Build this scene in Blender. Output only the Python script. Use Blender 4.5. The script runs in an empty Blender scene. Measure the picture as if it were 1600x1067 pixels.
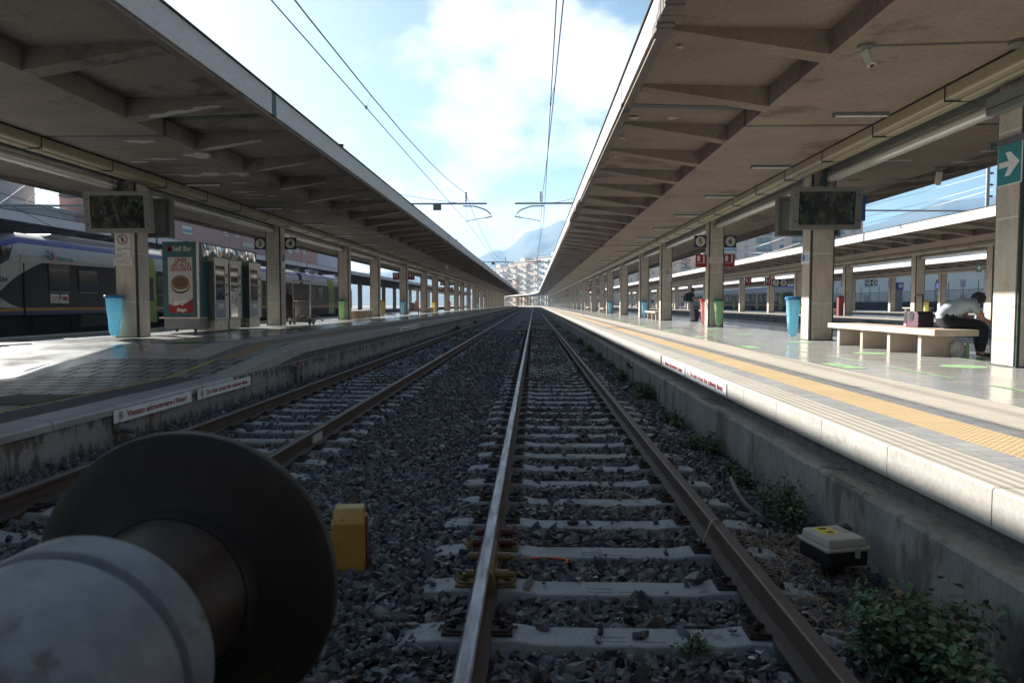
import bpy, bmesh, math, random
import numpy as np
from mathutils import Vector, Matrix
random.seed(7); rng = np.random.default_rng(11)
scene = bpy.context.scene
C = scene.collection
R = math.radians
# ---------------------------------------------------------------- camera, world, sun, exposure
F_PX = 1140.0; ZC = 1.632
PITCH = math.atan(59 / F_PX); YAW = math.atan(34 * math.cos(PITCH) / F_PX)
cam = bpy.data.cameras.new("Camera"); camo = bpy.data.objects.new("Camera", cam); C.objects.link(camo)
camo.location = (0, 0, ZC); camo.rotation_euler = (R(90) - PITCH, 0, YAW)
cam.sensor_width = 36; cam.lens = 36 * F_PX / 1600; cam.clip_start = 0.05; cam.clip_end = 15000
cam.dof.use_dof = True; cam.dof.focus_distance = 14.0; cam.dof.aperture_fstop = 5.6
scene.camera = camo
SUN = Vector((-1, 1, 0.705)).normalized()
SUN_EL = math.asin(SUN.z); SUN_AZ = math.atan2(SUN.x, SUN.y)
w = bpy.data.worlds.new("World"); scene.world = w; w.use_nodes = True
nt = w.node_tree; nt.nodes.clear()
def wn(t, **k):
    n = nt.nodes.new(t)
    for a, b in k.items(): setattr(n, a, b)
    return n
wo = wn('ShaderNodeOutputWorld'); bg = wn('ShaderNodeBackground'); sky = wn('ShaderNodeTexSky')
sky.sky_type = 'NISHITA'; sky.sun_disc = False; sky.sun_elevation = SUN_EL; sky.sun_rotation = SUN_AZ
sky.air_density = 1.0; sky.dust_density = 1.6; sky.ozone_density = 0.7
tc = wn('ShaderNodeTexCoord'); sp = wn('ShaderNodeSeparateXYZ'); nt.links.new(tc.outputs['Generated'], sp.inputs[0])
# clouds: noise on the sky direction, thicker low over the hills ahead
no = wn('ShaderNodeTexNoise'); no.inputs['Scale'].default_value = 6.5; no.inputs['Detail'].default_value = 8; no.inputs['Roughness'].default_value = .5
mpn = wn('ShaderNodeMapping'); mpn.inputs['Scale'].default_value = (1, 1, 1.5); mpn.inputs['Location'].default_value = (0.3, 0.0, .17)
nt.links.new(tc.outputs['Generated'], mpn.inputs[0]); nt.links.new(mpn.outputs[0], no.inputs['Vector'])
dv = wn('ShaderNodeVectorMath', operation='DISTANCE'); dv.inputs[1].default_value = (0.0, .97, .22)
nt.links.new(tc.outputs['Generated'], dv.inputs[0])
dm = wn('ShaderNodeMapRange'); dm.inputs[1].default_value = .08; dm.inputs[2].default_value = .42; dm.inputs[3].default_value = .17; dm.inputs[4].default_value = -.16
nt.links.new(dv.outputs['Value'], dm.inputs[0])
ad = wn('ShaderNodeMath', operation='ADD'); nt.links.new(no.outputs['Fac'], ad.inputs[0]); nt.links.new(dm.outputs[0], ad.inputs[1])
cr = wn('ShaderNodeMapRange'); cr.interpolation_type = 'SMOOTHSTEP'; cr.inputs[1].default_value = .52; cr.inputs[2].default_value = .70
nt.links.new(ad.outputs[0], cr.inputs[0])
mx = wn('ShaderNodeMix', data_type='RGBA'); mx.inputs[7].default_value = (10.5, 10.8, 10.9, 1)
nt.links.new(cr.outputs[0], mx.inputs[0]); tint = wn('ShaderNodeMix', data_type='RGBA', blend_type='MULTIPLY'); tint.inputs[0].default_value = 1; tint.inputs[7].default_value = (.90, 1.03, 1.01, 1); nt.links.new(sky.outputs[0], tint.inputs[6]); nt.links.new(tint.outputs[2], mx.inputs[6])
nt.links.new(mx.outputs[2], bg.inputs[0]); bg.inputs[1].default_value = 0.03
nt.links.new(bg.outputs[0], wo.inputs[0])
sl = bpy.data.lights.new("Sun", 'SUN'); so = bpy.data.objects.new("Sun", sl); C.objects.link(so)
sl.energy = 5.0; sl.angle = R(0.53); sl.color = (1.0, .965, .90)
so.rotation_euler = SUN.to_track_quat('Z', 'Y').to_euler(); so.location = (-40, 40, 60)
vs = scene.view_settings; vs.view_transform = 'Standard'; vs.look = 'None'; vs.gamma = 1.0; vs.exposure = 1.74
scene.cycles.max_bounces = 7; scene.cycles.diffuse_bounces = 4; scene.cycles.glossy_bounces = 3
scene.cycles.transmission_bounces = 3; scene.cycles.volume_bounces = 1; scene.cycles.transparent_max_bounces = 6
scene.cycles.use_denoising = True; scene.cycles.sample_clamp_indirect = 6
# pixel of the 1600x1067 photograph -> point on a plane of the place
_F = (-math.sin(YAW) * math.cos(PITCH), math.cos(YAW) * math.cos(PITCH), -math.sin(PITCH)); _R = (math.cos(YAW), math.sin(YAW), 0)
_U = (-math.sin(YAW) * math.sin(PITCH), math.cos(YAW) * math.sin(PITCH), math.cos(PITCH))
def _ray(x, y):
    a = (x - 800) / F_PX; b = (533.5 - y) / F_PX
    return [_F[i] + a * _R[i] + b * _U[i] for i in range(3)]
def atz(x, y, z):
    d = _ray(x, y); t = (z - ZC) / d[2]; return Vector((t * d[0], t * d[1], z))
def aty(x, y, Y):
    d = _ray(x, y); t = Y / d[1]; return Vector((t * d[0], Y, ZC + t * d[2]))
def atx(x, y, X):
    d = _ray(x, y); t = X / d[0]; return Vector((X, t * d[1], ZC + t * d[2]))
# ---------------------------------------------------------------- helpers
def tag(o, label=None, cat=None, group=None, kind=None):
    if label: o['label'] = label
    if cat: o['category'] = cat
    if group: o['group'] = group
    if kind: o['kind'] = kind
    return o
def thing(name, label, cat, loc=(0, 0, 0), rz=0.0, group=None):
    o = bpy.data.objects.new(name, None); C.objects.link(o); o.empty_display_size = .1
    o.location = loc; o.rotation_euler = (0, 0, rz); return tag(o, label, cat, group, 'thing')
def dup(o, loc=None, rz=None, label=None, parent=None, group=None):
    c = o.copy(); C.objects.link(c)
    if parent is not None: c.parent = parent
    if loc is not None: c.location = loc
    if rz is not None: c.rotation_euler = (0, 0, rz)
    if label: c['label'] = label
    if group: c['group'] = group
    for ch in list(o.children): dup(ch, parent=c)
    return c
ORD = ['first', 'second', 'third', 'fourth', 'fifth', 'sixth', 'seventh', 'eighth', 'ninth', 'tenth', 'eleventh', 'twelfth', 'thirteenth', 'fourteenth', 'fifteenth', 'sixteenth', 'seventeenth', 'eighteenth', 'nineteenth', 'twentieth']
def nth(i):
    if i < 20: return ORD[i]
    t = {2: 'twenty', 3: 'thirty', 4: 'forty', 5: 'fifty', 6: 'sixty', 7: 'seventy', 8: 'eighty', 9: 'ninety'}[(i + 1) // 10]
    u = (i + 1) % 10
    return t + '-' + ORD[u - 1] if u else t[:-1] + 'ieth'
class MB:
    def __init__(s): s.v = []; s.f = []; s.m = []
    def add(s, v, f, m=0):
        n = len(s.v); s.v += [tuple(x) for x in v]; s.f += [tuple(i + n for i in q) for q in f]
        s.m += (list(m) if isinstance(m, (list, tuple)) else [m] * len(f)); return s
    def box(s, x0, x1, y0, y1, z0, z1, m=0, mats=None):
        v = [(x, y, z) for z in (z0, z1) for y in (y0, y1) for x in (x0, x1)]
        f = [(0, 2, 3, 1), (4, 5, 7, 6), (0, 1, 5, 4), (1, 3, 7, 5), (3, 2, 6, 7), (2, 0, 4, 6)]   # bottom top -y +x +y -x
        return s.add(v, f, mats if mats else m)
    def prism(s, poly, axis, a, b, m=0):
        """poly: 2d points; extruded along axis from a to b. x:(y,z) y:(x,z) z:(x,y)"""
        def P(p, t): return {'x': (t, p[0], p[1]), 'y': (p[0], t, p[1]), 'z': (p[0], p[1], t)}[axis]
        n = len(poly); v = [P(p, a) for p in poly] + [P(p, b) for p in poly]
        f = [tuple(range(n)), tuple(range(2 * n - 1, n - 1, -1))] + [(i, n + i, n + (i + 1) % n, (i + 1) % n) for i in range(n)]
        return s.add(v, f, m)
    def loft(s, prof, ys, off=lambda y: 0.0, closed=True, caps=True, m=0, em=None, zoff=lambda y: 0.0):
        n = len(prof); v = []; f = []; mm = []
        for y in ys:
            d = off(y); e = zoff(y); v += [(p[0] + d, y, p[1] + e) for p in prof]
        for j in range(len(ys) - 1):
            for i in range(n if closed else n - 1):
                a = j * n + i; b = j * n + (i + 1) % n
                f.append((a, b, b + n, a + n)); mm.append(em[i] if em else m)
        if closed and caps:
            f.append(tuple(range(n - 1, -1, -1))); f.append(tuple((len(ys) - 1) * n + i for i in range(n))); mm += [m, m]
        return s.add(v, f, mm)
    def lathe(s, prof, axis='z', c=(0, 0, 0), n=24, m=0, em=None):
        """prof: (radius, height) pairs"""
        v = []; f = []; mm = []
        for r, h in prof:
            for k in range(n):
                a = 2 * math.pi * k / n; q = (r * math.cos(a), r * math.sin(a), h)
                if axis == 'y': q = (q[0], q[2], q[1])
                if axis == 'x': q = (q[2], q[0], q[1])
                v.append((q[0] + c[0], q[1] + c[1], q[2] + c[2]))
        for j in range(len(prof) - 1):
            for k in range(n):
                f.append((j * n + k, j * n + (k + 1) % n, (j + 1) * n + (k + 1) % n, (j + 1) * n + k)); mm.append(em[j] if em else m)
        f.append(tuple(range(n - 1, -1, -1))); f.append(tuple((len(prof) - 1) * n + k for k in range(n))); mm += [m, m]
        return s.add(v, f, mm)
    def tube(s, pts, r, n=8, m=0, taper=None):
        pts = [Vector(p) for p in pts]; v = []; f = []
        up = Vector((0, 0, 1)); prev = None
        for i, p in enumerate(pts):
            d = (pts[min(i + 1, len(pts) - 1)] - pts[max(i - 1, 0)]).normalized()
            if prev is None:
                a = d.cross(up)
                if a.length < 1e-3: a = d.cross(Vector((1, 0, 0)))
            else: a = prev - d * prev.dot(d)
            a.normalize(); prev = a; b = d.cross(a)
            rr = r if taper is None else r * taper[i]
            v += [p + rr * (a * math.cos(2 * math.pi * k / n) + b * math.sin(2 * math.pi * k / n)) for k in range(n)]
        for i in range(len(pts) - 1):
            for k in range(n): f.append((i * n + k, i * n + (k + 1) % n, (i + 1) * n + (k + 1) % n, (i + 1) * n + k))
        f.append(tuple(range(n - 1, -1, -1))); f.append(tuple((len(pts) - 1) * n + k for k in range(n)))
        return s.add(v, f, m)
    def build(s, name, mats, parent=None, world=False, smooth=False, bevel=0):
        me = bpy.data.meshes.new(name); v = s.v
        if parent is not None and world:
            l = parent.location; v = [(a[0] - l.x, a[1] - l.y, a[2] - l.z) for a in v]
        me.from_pydata(v, [], s.f)
        for x in (mats if isinstance(mats, (list, tuple)) else [mats]): me.materials.append(x)
        if any(s.m): me.polygons.foreach_set('material_index', s.m)
        bm = bmesh.new(); bm.from_mesh(me); bmesh.ops.recalc_face_normals(bm, faces=bm.faces); bm.to_mesh(me); bm.free()
        if smooth:
            me.polygons.foreach_set('use_smooth', [True] * len(me.polygons))
            try: me.set_sharp_from_angle(angle=R(40))
            except Exception: pass
        o = bpy.data.objects.new(name, me); C.objects.link(o)
        if parent is not None: o.parent = parent
        if bevel:
            b = o.modifiers.new('bevel', 'BEVEL'); b.width = bevel; b.segments = 2; b.limit_method = 'ANGLE'
        return o
def arc(c, r, a0, a1, n):
    return [(c[0] + r * math.cos(a0 + (a1 - a0) * i / n), c[1] + r * math.sin(a0 + (a1 - a0) * i / n)) for i in range(n + 1)]
def circ(c, r, n=24): return arc(c, r, 0, 2 * math.pi * (n - 1) / n, n - 1)
def text(s, size, m, loc, facing, parent=None, name='lettering', align='CENTER', bold=0.0, depth=.002, shear=0, sx=1.0):
    cu = bpy.data.curves.new(name, 'FONT'); cu.body = s; cu.size = size; cu.align_x = align; cu.align_y = 'CENTER'
    cu.extrude = depth; cu.offset = min(bold, size * .028); cu.resolution_u = 3; cu.shear = shear
    o = bpy.data.objects.new('tmp', cu); C.objects.link(o)
    me = bpy.data.meshes.new_from_object(o); bpy.data.objects.remove(o); bpy.data.curves.remove(cu)
    me.materials.clear(); me.materials.append(m)
    t = bpy.data.objects.new(name, me); C.objects.link(t)
    t.rotation_euler = {'-y': (R(90), 0, 0), '+x': (R(90), 0, R(90)), '-x': (R(90), 0, R(-90)), '+y': (R(90), 0, R(180)), '+z': (0, 0, 0)}[facing]
    t.scale = (sx, 1, 1)
    t.location = loc
    if parent is not None:
        t.parent = parent; t.location = Vector(loc) - parent.location
    return t
# ---------------------------------------------------------------- materials
class N:
    def __init__(s, name):
        s.m = bpy.data.materials.new(name); s.m.use_nodes = True; s.t = s.m.node_tree
        s.b = s.t.nodes['Principled BSDF']; s.out = s.t.nodes['Material Output']
    def n(s, typ, ins=None, **k):
        q = s.t.nodes.new(typ)
        for a, b in k.items(): setattr(q, a, b)
        for a, b in (ins or {}).items(): s.set(q.inputs[a], b)
        return q
    def set(s, sock, val):
        if hasattr(val, 'bl_idname') and hasattr(val, 'is_output'): s.t.links.new(val, sock)
        else: sock.default_value = val
    def co(s, scale=None, var=True):
        tcn = s.n('ShaderNodeTexCoord'); o = tcn.outputs['Object']
        if var:
            oi = s.n('ShaderNodeObjectInfo'); ml = s.n('ShaderNodeVectorMath', {0: oi.outputs['Location'], 1: (1.37, .73, .0)}, operation='MULTIPLY')
            o = s.n('ShaderNodeVectorMath', {0: o, 1: ml.outputs[0]}, operation='ADD').outputs[0]
        if scale: o = s.n('ShaderNodeMapping', {'Vector': o, 'Scale': scale}).outputs[0]
        return o
    def noise(s, vec, scale, detail=5, rough=.55): return s.n('ShaderNodeTexNoise', {'Vector': vec, 'Scale': scale, 'Detail': detail, 'Roughness': rough}).outputs['Fac']
    def ramp(s, fac, a, b, c0=0.0, c1=1.0, smooth=False):
        q = s.n('ShaderNodeMapRange', {0: fac, 1: a, 2: b, 3: c0, 4: c1})
        if smooth: q.interpolation_type = 'SMOOTHSTEP'
        return q.outputs[0]
    def mix(s, fac, a, b, blend='MIX'):
        q = s.n('ShaderNodeMix', data_type='RGBA', blend_type=blend); s.set(q.inputs[0], fac); s.set(q.inputs[6], c4(a)); s.set(q.inputs[7], c4(b)); return q.outputs[2]
    def math(s, op, a, b=0.0): return s.n('ShaderNodeMath', {0: a, 1: b}, operation=op).outputs[0]
    def bump(s, h, strength=.5, dist=.01, nrm=None):
        q = s.n('ShaderNodeBump', {'Height': h, 'Strength': strength, 'Distance': dist})
        if nrm is not None: s.t.links.new(nrm, q.inputs['Normal'])
        s.t.links.new(q.outputs[0], s.b.inputs['Normal']); return q.outputs[0]
    def fin(s, col=None, rough=None, metal=None, spec=None):
        if col is not None: s.set(s.b.inputs['Base Color'], c4(col))
        if rough is not None: s.set(s.b.inputs['Roughness'], rough)
        if metal is not None: s.set(s.b.inputs['Metallic'], metal)
        if spec is not None: s.set(s.b.inputs['Specular IOR Level'], spec)
        return s.m
def c4(c): return (*c, 1) if isinstance(c, tuple) and len(c) == 3 else c
def rough_mat(name, c1, c2, scale=3, fine=40, rough=.85, bump=.3, dist=.006, c3=None, thr=.62, stretch=None, spec=.3, metal=0):
    """two tones of one surface plus fine grain and optional stains c3"""
    g = N(name); v = g.co(stretch); a = g.noise(v, scale, 6, .6); f = g.noise(v, fine, 3, .6)
    col = g.mix(g.ramp(a, .3, .7), c1, c2); col = g.mix(g.ramp(f, .35, .7, 0, .42), col, tuple(x * .55 for x in c1))
    if c3:
        st = g.noise(v, scale * .6, 8, .68); col = g.mix(g.ramp(st, thr, thr + .07, 0, .85), col, c3)
    g.bump(g.math('ADD', g.math('MULTIPLY', f, .6), a), bump, dist)
    return g.fin(col, g.ramp(a, .3, .7, rough - .06, min(1, rough + .06)), metal, spec)
def flat(name, c, rough=.6, metal=0, spec=.4, var=.12):
    g = N(name); v = g.co(); a = g.noise(v, 7, 5, .6)
    return g.fin(g.mix(g.ramp(a, .3, .72), tuple(x * (1 - var) for x in c), tuple(min(1, x * (1 + var)) for x in c)), g.ramp(a, .3, .7, max(.03, rough - .07), min(1, rough + .07)), metal, spec)
M = {}
# ballast: each stone its own grey
g = N('ballast_stone'); ri = g.n('ShaderNodeNewGeometry').outputs['Random Per Island']; v = g.co(var=False)
cr_ = g.n('ShaderNodeValToRGB', {0: ri}); e = cr_.color_ramp.elements
e[0].position = 0; e[0].color = (.026, .029, .035, 1); e[1].position = 1; e[1].color = (.28, .27, .26, 1)
for p_, c_ in ((.45, (.058, .063, .074, 1)), (.80, (.105, .112, .126, 1)), (.9, (.12, .09, .072, 1)), (.955, (.17, .17, .172, 1))): q_ = e.new(p_); q_.color = c_
f_ = g.noise(v, 60, 3); g.bump(f_, .35, .004)
sx_ = g.n('ShaderNodeSeparateXYZ', {0: v}).outputs[0]; dr_ = None   # brake and rail dust lies brown along the four rails
for xr_ in (-.277, 1.227, -2.6, -4.1):
    q_ = g.ramp(g.math('ABSOLUTE', g.math('SUBTRACT', sx_, xr_)), .08, .42, 1, 0); dr_ = q_ if dr_ is None else g.math('MAXIMUM', dr_, q_)
dust = g.math('MULTIPLY', dr_, g.ramp(g.noise(v, 3.5, 5), .35, .65, .1, .75))
M['stone'] = g.fin(g.mix(dust, g.mix(g.ramp(f_, .4, .75, 0, .5), cr_.outputs[0], (.14, .145, .155)), (.072, .052, .040)), .55, 0, .5)
g = N('ballast_bed'); v = g.co(var=False); vo = g.n('ShaderNodeTexVoronoi', {'Vector': v, 'Scale': 20.0})
sp_ = g.n('ShaderNodeSeparateColor', {0: vo.outputs['Color']}); big = g.noise(v, .7, 4)
col = g.mix(g.ramp(sp_.outputs[0], .1, 1.0), (.030, .033, .039), (.13, .138, .15)); col = g.mix(g.ramp(big, .45, .75, 0, .45), col, (.075, .062, .05))
g.bump(vo.outputs['Distance'], .9, .03); M['bed'] = g.fin(col, .85, 0, .25)
M['sleeper'] = rough_mat('sleeper_concrete', (.29, .30, .31), (.42, .43, .435), 4, 50, .85, .45, .005, (.13, .108, .09), .59)
def rail_mat(name, top):
    g = N(name); v = g.co((1, .12, 1), False); a = g.noise(v, 22, 6, .65)
    if top: return g.fin(g.mix(g.ramp(a, .45, .72), (.22, .225, .24), (.12, .10, .095)), g.ramp(a, .35, .75, .40, .62), .7)
    g.bump(a, .4, .003); return g.fin(g.mix(g.ramp(a, .35, .7), (.055, .037, .030), (.095, .060, .044)), .72, .15)
M['rail'] = rail_mat('rusted_rail', 0); M['rail_top'] = rail_mat('worn_rail_head', 1)
g = N('dull_rail_head'); v = g.co((1, .12, 1), False); a = g.noise(v, 22, 6, .65)
M['rail_dull'] = g.fin(g.mix(g.ramp(a, .35, .72), (.085, .060, .052), (.125, .108, .108)), g.ramp(a, .35, .7, .42, .62), .35)
M['clip'] = flat('clip_iron', (.05, .036, .03), .6, .4); M['clip_yellow'] = flat('clip_yellow_paint', (.18, .12, .035), .55, 0, .4, .3)
M['soffit'] = rough_mat('soffit_roughcast', (.225, .178, .142), (.31, .252, .207), .8, 17, .92, .7, .014, (.135, .105, .085), .56, None, .15)  # warm bounce from the floor is mixed into this brown
M['soffit_l'] = rough_mat('soffit_render_weathered', (.18, .155, .137), (.26, .227, .20), .8, 17, .92, .7, .014, (.10, .085, .075), .555, None, .15)
M['patch'] = rough_mat('bare_concrete_patch', (.42, .40, .37), (.5, .48, .45), 6, 40, .95, .3, .006)
M['drip'] = rough_mat('drip_concrete', (.15, .13, .115), (.22, .19, .17), 2, 30, .95, .4, .01, (.05, .045, .04), .58)
M['fascia'] = rough_mat('fascia_marble', (.52, .47, .44), (.60, .555, .52), 1.3, 22, .6, .08, .003, (.40, .35, .32), .66, (1, .35, 1.6), .4)
M['felt'] = flat('roof_felt', (.05, .05, .05), .9)
M['joint'] = flat('expansion_joint_steel', (.045, .055, .055), .6, .3)
# pillars: travertine slabs with pale joint strips
def trav(name, c1, c2, base_z):
    g = N(name); v = g.co(); vs_ = g.n('ShaderNodeMapping', {'Vector': v, 'Scale': (9, 9, 1.1)}).outputs[0]
    a = g.noise(vs_, 1.2, 7, .62); b = g.noise(v, 1.7, 5); pit = g.noise(g.n('ShaderNodeMapping', {'Vector': v, 'Scale': (1, 1, .5)}).outputs[0], 55, 2, .5)
    col = g.mix(g.ramp(a, .3, .7), c1, c2); col = g.mix(g.ramp(b, .42, .78, 0, .55), col, tuple(x * .72 for x in c1))
    col = g.mix(g.ramp(pit, .63, .70, 0, .7), col, (.13, .10, .075))
    z = g.n('ShaderNodeSeparateXYZ', {0: g.n('ShaderNodeTexCoord').outputs['Object']}).outputs[2]
    zz = g.math('FRACT', g.math('DIVIDE', g.math('ADD', z, -.885 + 1.22), 1.22)); ln = g.math('LESS_THAN', zz, .022)
    col = g.mix(ln, col, (.62, .60, .56)); g.bump(g.math('SUBTRACT', 1.0, g.ramp(pit, .6, .7)), .25, .004)
    dz = g.noise(v, 3.0, 5); low = g.ramp(z, .0, .35, 1, 0); col = g.mix(g.math('MULTIPLY', low, g.ramp(dz, .4, .65, 0, .7)), col, (.22, .18, .14))
    return g.fin(col, .55, 0, .35)
M['trav'] = trav('travertine', (.47, .39, .31), (.60, .525, .44), 0)
M['green'] = flat('dark_green_metal', (.012, .035, .028), .45, 0, .5)
# paving
def floor_mat(name, c1, c2, tile, rough, mortar=(.1, .1, .1), msize=.012, bmp=.2, marble=True, off=.5, bw=.5):
    g = N(name); v = g.co(var=False)
    br = g.n('ShaderNodeTexBrick', {'Vector': v, 'Color1': c4(c1), 'Color2': c4(c2), 'Mortar': c4(mortar), 'Scale': 1.0 / tile, 'Mortar Size': msize, 'Mortar Smooth': .2, 'Bias': 0.0, 'Brick Width': 1.0, 'Row Height': bw})
    br.offset = off
    a = g.noise(v, .9, 7, .62); st = g.noise(g.n('ShaderNodeMapping', {'Vector': v, 'Scale': (.6, 3, 1)}).outputs[0], 2.2, 8, .7)
    col = br.outputs['Color']
    if marble: col = g.mix(g.ramp(st, .42, .66, 0, .55), col, tuple(x * .62 for x in c1))
    col = g.mix(g.ramp(a, .45, .75, 0, .5), col, tuple(x * .55 for x in c1))
    f = g.noise(v, 30, 4); sp2 = g.noise(v, 90, 2); col = g.mix(g.ramp(sp2, .68, .73, 0, .6), col, (.1, .095, .09))
    h = g.math('ADD', g.math('MULTIPLY', br.outputs['Fac'], -1.0), g.math('MULTIPLY', f, .25)); g.bump(h, bmp, .004)
    inv = g.math('SUBTRACT', 1.0, br.outputs['Fac']); return g.fin(col, g.math('ADD', g.ramp(a, .35, .7, rough, rough + .14), g.math('MULTIPLY', br.outputs['Fac'], .5)), 0, g.math('MULTIPLY', inv, .55))
M['floor'] = floor_mat('polished_stone_floor', (.33, .325, .31), (.39, .385, .37), .6, .13, (.2, .195, .19), .006, .10)
M['pavers'] = floor_mat('worn_stone_pavers', (.22, .22, .22), (.31, .31, .305), .42, .26, (.010, .010, .012), .05, 1.0, True, .5, 1.0)
M['grey_tile'] = floor_mat('grey_margin_tile', (.30, .30, .295), (.36, .36, .35), .3, .5, (.15, .15, .15), .012, .25)
M['dark_tile'] = floor_mat('dark_margin_tile', (.20, .20, .2), (.25, .25, .25), .3, .45, (.1, .1, .1), .012, .25)
M['asphalt'] = rough_mat('edge_asphalt', (.085, .08, .085), (.12, .115, .12), 2, 60, .8, .4, .004)
def dots(name, c1, c2, pitch, ribs=False):
    g = N(name); v = g.co(var=False); s_ = g.n('ShaderNodeSeparateXYZ', {0: v})
    fx = g.math('SUBTRACT', g.math('FRACT', g.math('DIVIDE', s_.outputs[0], pitch)), .5); fy = g.math('SUBTRACT', g.math('FRACT', g.math('DIVIDE', s_.outputs[1], pitch)), .5)
    a = g.noise(v, 1.2, 6, .6); col = g.mix(g.ramp(a, .35, .7), c1, c2)
    if ribs: d = g.math('ABSOLUTE', fx); h = g.ramp(d, .12, .3, 1, 0, True)
    else:
        d = g.math('SQRT', g.math('ADD', g.math('MULTIPLY', fx, fx), g.math('MULTIPLY', fy, fy))); h = g.ramp(d, .16, .34, 1, 0, True)
    col = g.mix(g.math('MULTIPLY', g.ramp(h, 0, 1, .0, .3) if not ribs else g.ramp(h, 0, 1, .25, 0), 1.0), col, tuple(x * .55 for x in c1))
    jt = g.math('LESS_THAN', g.math('FRACT', g.math('DIVIDE', s_.outputs[1], .4)), .015); col = g.mix(jt, col, tuple(x * .5 for x in c1))
    g.bump(h, .8, .005); return g.fin(col, .6, 0, .35)
M['tactile'] = dots('orange_tactile_tile', (.47, .335, .18), (.54, .40, .235), .055)
M['tactile_l'] = dots('left_tactile_tile', (.36, .26, .15), (.30, .22, .14), .055)  # darker orange than the right platform's tactile tiles
M['ribbed'] = dots('ribbed_beige_tile', (.47, .42, .355), (.53, .48, .41), .05, True)
M['nosing'] = dots('grooved_edge_stone_top', (.40, .365, .315), (.48, .44, .39), .075, True)
M['edge'] = rough_mat('edge_stone', (.34, .32, .288), (.42, .40, .362), 1.8, 38, .8, .35, .004, (.22, .20, .17), .58)
M['ledge'] = rough_mat('ledge_concrete', (.19, .183, .172), (.30, .295, .28), 2.6, 28, .92, .9, .016, (.10, .08, .06), .53, (1, 1, .4))
M['ledge_top'] = rough_mat('ledge_top_concrete', (.19, .165, .14), (.29, .26, .225), 2.4, 30, .92, .8, .012, (.09, .07, .055), .53)
M['recess'] = rough_mat('recess_rubble', (.10, .093, .086), (.20, .185, .17), 7, 40, .95, .9, .02)
g = N('peeling_plaster'); v = g.co(var=False); s_ = g.n('ShaderNodeSeparateXYZ', {0: v}); a = g.noise(g.n('ShaderNodeMapping', {'Vector': v, 'Scale': (1, 2.2, .7)}).outputs[0], 3.2, 8, .62); b = g.noise(v, 26, 4)
k = g.math('ADD', a, g.math('ADD', g.ramp(s_.outputs[2], .15, .40, -.01, .19), g.ramp(s_.outputs[2], .02, .14, .15, 0)))
cc = g.mix(g.ramp(g.noise(v, 1.1, 5), .35, .65), (.33, .31, .295), (.24, .225, .21)); col = g.mix(g.ramp(k, .585, .66), cc, (.12, .098, .075)); col = g.mix(g.ramp(b, .4, .7, 0, .45), col, (.15, .14, .13)); g.bump(g.math('ADD', k, b), .6, .012)
M['plaster'] = g.fin(col, .92, 0, .2)
M['kerb'] = rough_mat('worn_kerb_stone', (.30, .30, .30), (.42, .42, .415), 3, 40, .42, .4, .008, (.18, .175, .17), .6)
M['green_paint'] = flat('green_floor_paint', (.29, .47, .25), .5, 0, .4, .25); M['green_dim'] = flat('dark_green_floor_paint', (.12, .27, .10), .5)  # second green is darker, for the left platform's patches
M['blue_tape'] = flat('blue_floor_tape', (.10, .33, .72), .45); M['yellow_paint'] = rough_mat('worn_yellow_line', (.42, .28, .06), (.46, .40, .28), 2.5, 30, .6, .2, .002)
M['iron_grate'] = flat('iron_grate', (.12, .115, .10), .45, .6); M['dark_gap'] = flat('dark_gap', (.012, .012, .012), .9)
# metals, paints
M['white'] = flat('white_enamel', (.74, .74, .74), .45); M['paper'] = flat('paper_notice', (.62, .60, .57), .7); M['navy'] = flat('navy_sign', (.012, .018, .07), .4); M['ivory'] = flat('ivory_disc', (.62, .60, .5), .5)
M['red'] = flat('red_enamel', (.30, .014, .02), .4); M['darkred'] = flat('dark_red_ink', (.25, .02, .02), .5); M['black'] = flat('black', (.012, .012, .012), .5); M['blue_sign'] = flat('blue_enamel', (.02, .09, .4), .4)
M['signgreen'] = flat('green_enamel', (.0, .14, .11), .4); M['teal_sign'] = flat('teal_enamel', (.03, .22, .24), .45)
M['duct'] = flat('cream_duct', (.33, .285, .195), .4, 0, .5, .08); M['rail_grey'] = flat('grey_channel', (.19, .21, .20), .45, .3); M['alu'] = flat('brushed_aluminium', (.46, .44, .40), .3, .85)
g = N('lamp_tube'); s_ = g.n('ShaderNodeSeparateXYZ', {0: g.co((1, 1, 1), False)}); M['tube'] = g.fin((.62, .60, .55), .12, .25, .6)
M['bezel'] = flat('monitor_grey', (.17, .175, .16), .5, 0, .4); M['bezel2'] = flat('monitor_back_grey', (.12, .12, .11), .55)
g = N('monitor_glass'); v = g.co((1.2, 1, 1)); a = g.noise(v, 4, 6, .7); b = g.noise(g.co((1.4, 1, .7)), 6, 4)
col = g.mix(g.ramp(a, .48, .62), (.002, .003, .003), (.055, .065, .03)); col = g.mix(g.ramp(b, .58, .68, 0, .8), col, (.07, .11, .12)); M['screen'] = g.fin(col, .12, 0, .2)  # noise blotches paint reflections into the dark screen
M['steel'] = flat('stainless_steel', (.50, .46, .40), .32, .5); M['steel_dk'] = flat('dull_steel', (.2, .2, .2), .45, .8); M['teal'] = flat('teal_panel', (.035, .115, .115), .4); M['chrome'] = flat('chrome_foil', (.75, .75, .75), .08, 1.0, .5, .1)  # stainless tinted beige, imitating the sunlit platform mirrored in it
g = N('vending_glass'); v = g.co((1, 4, 2)); a = g.noise(v, 3, 7, .7); b = g.noise(v, 9, 4)
col = g.mix(g.ramp(a, .5, .6), (.015, .015, .016), (.09, .085, .085)); M['vglass'] = g.fin(g.mix(g.ramp(b, .63, .68), col, (.32, .27, .24)), .05, 0, .6)
M['machine_grey'] = flat('machine_grey', (.22, .25, .30), .4)
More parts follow.
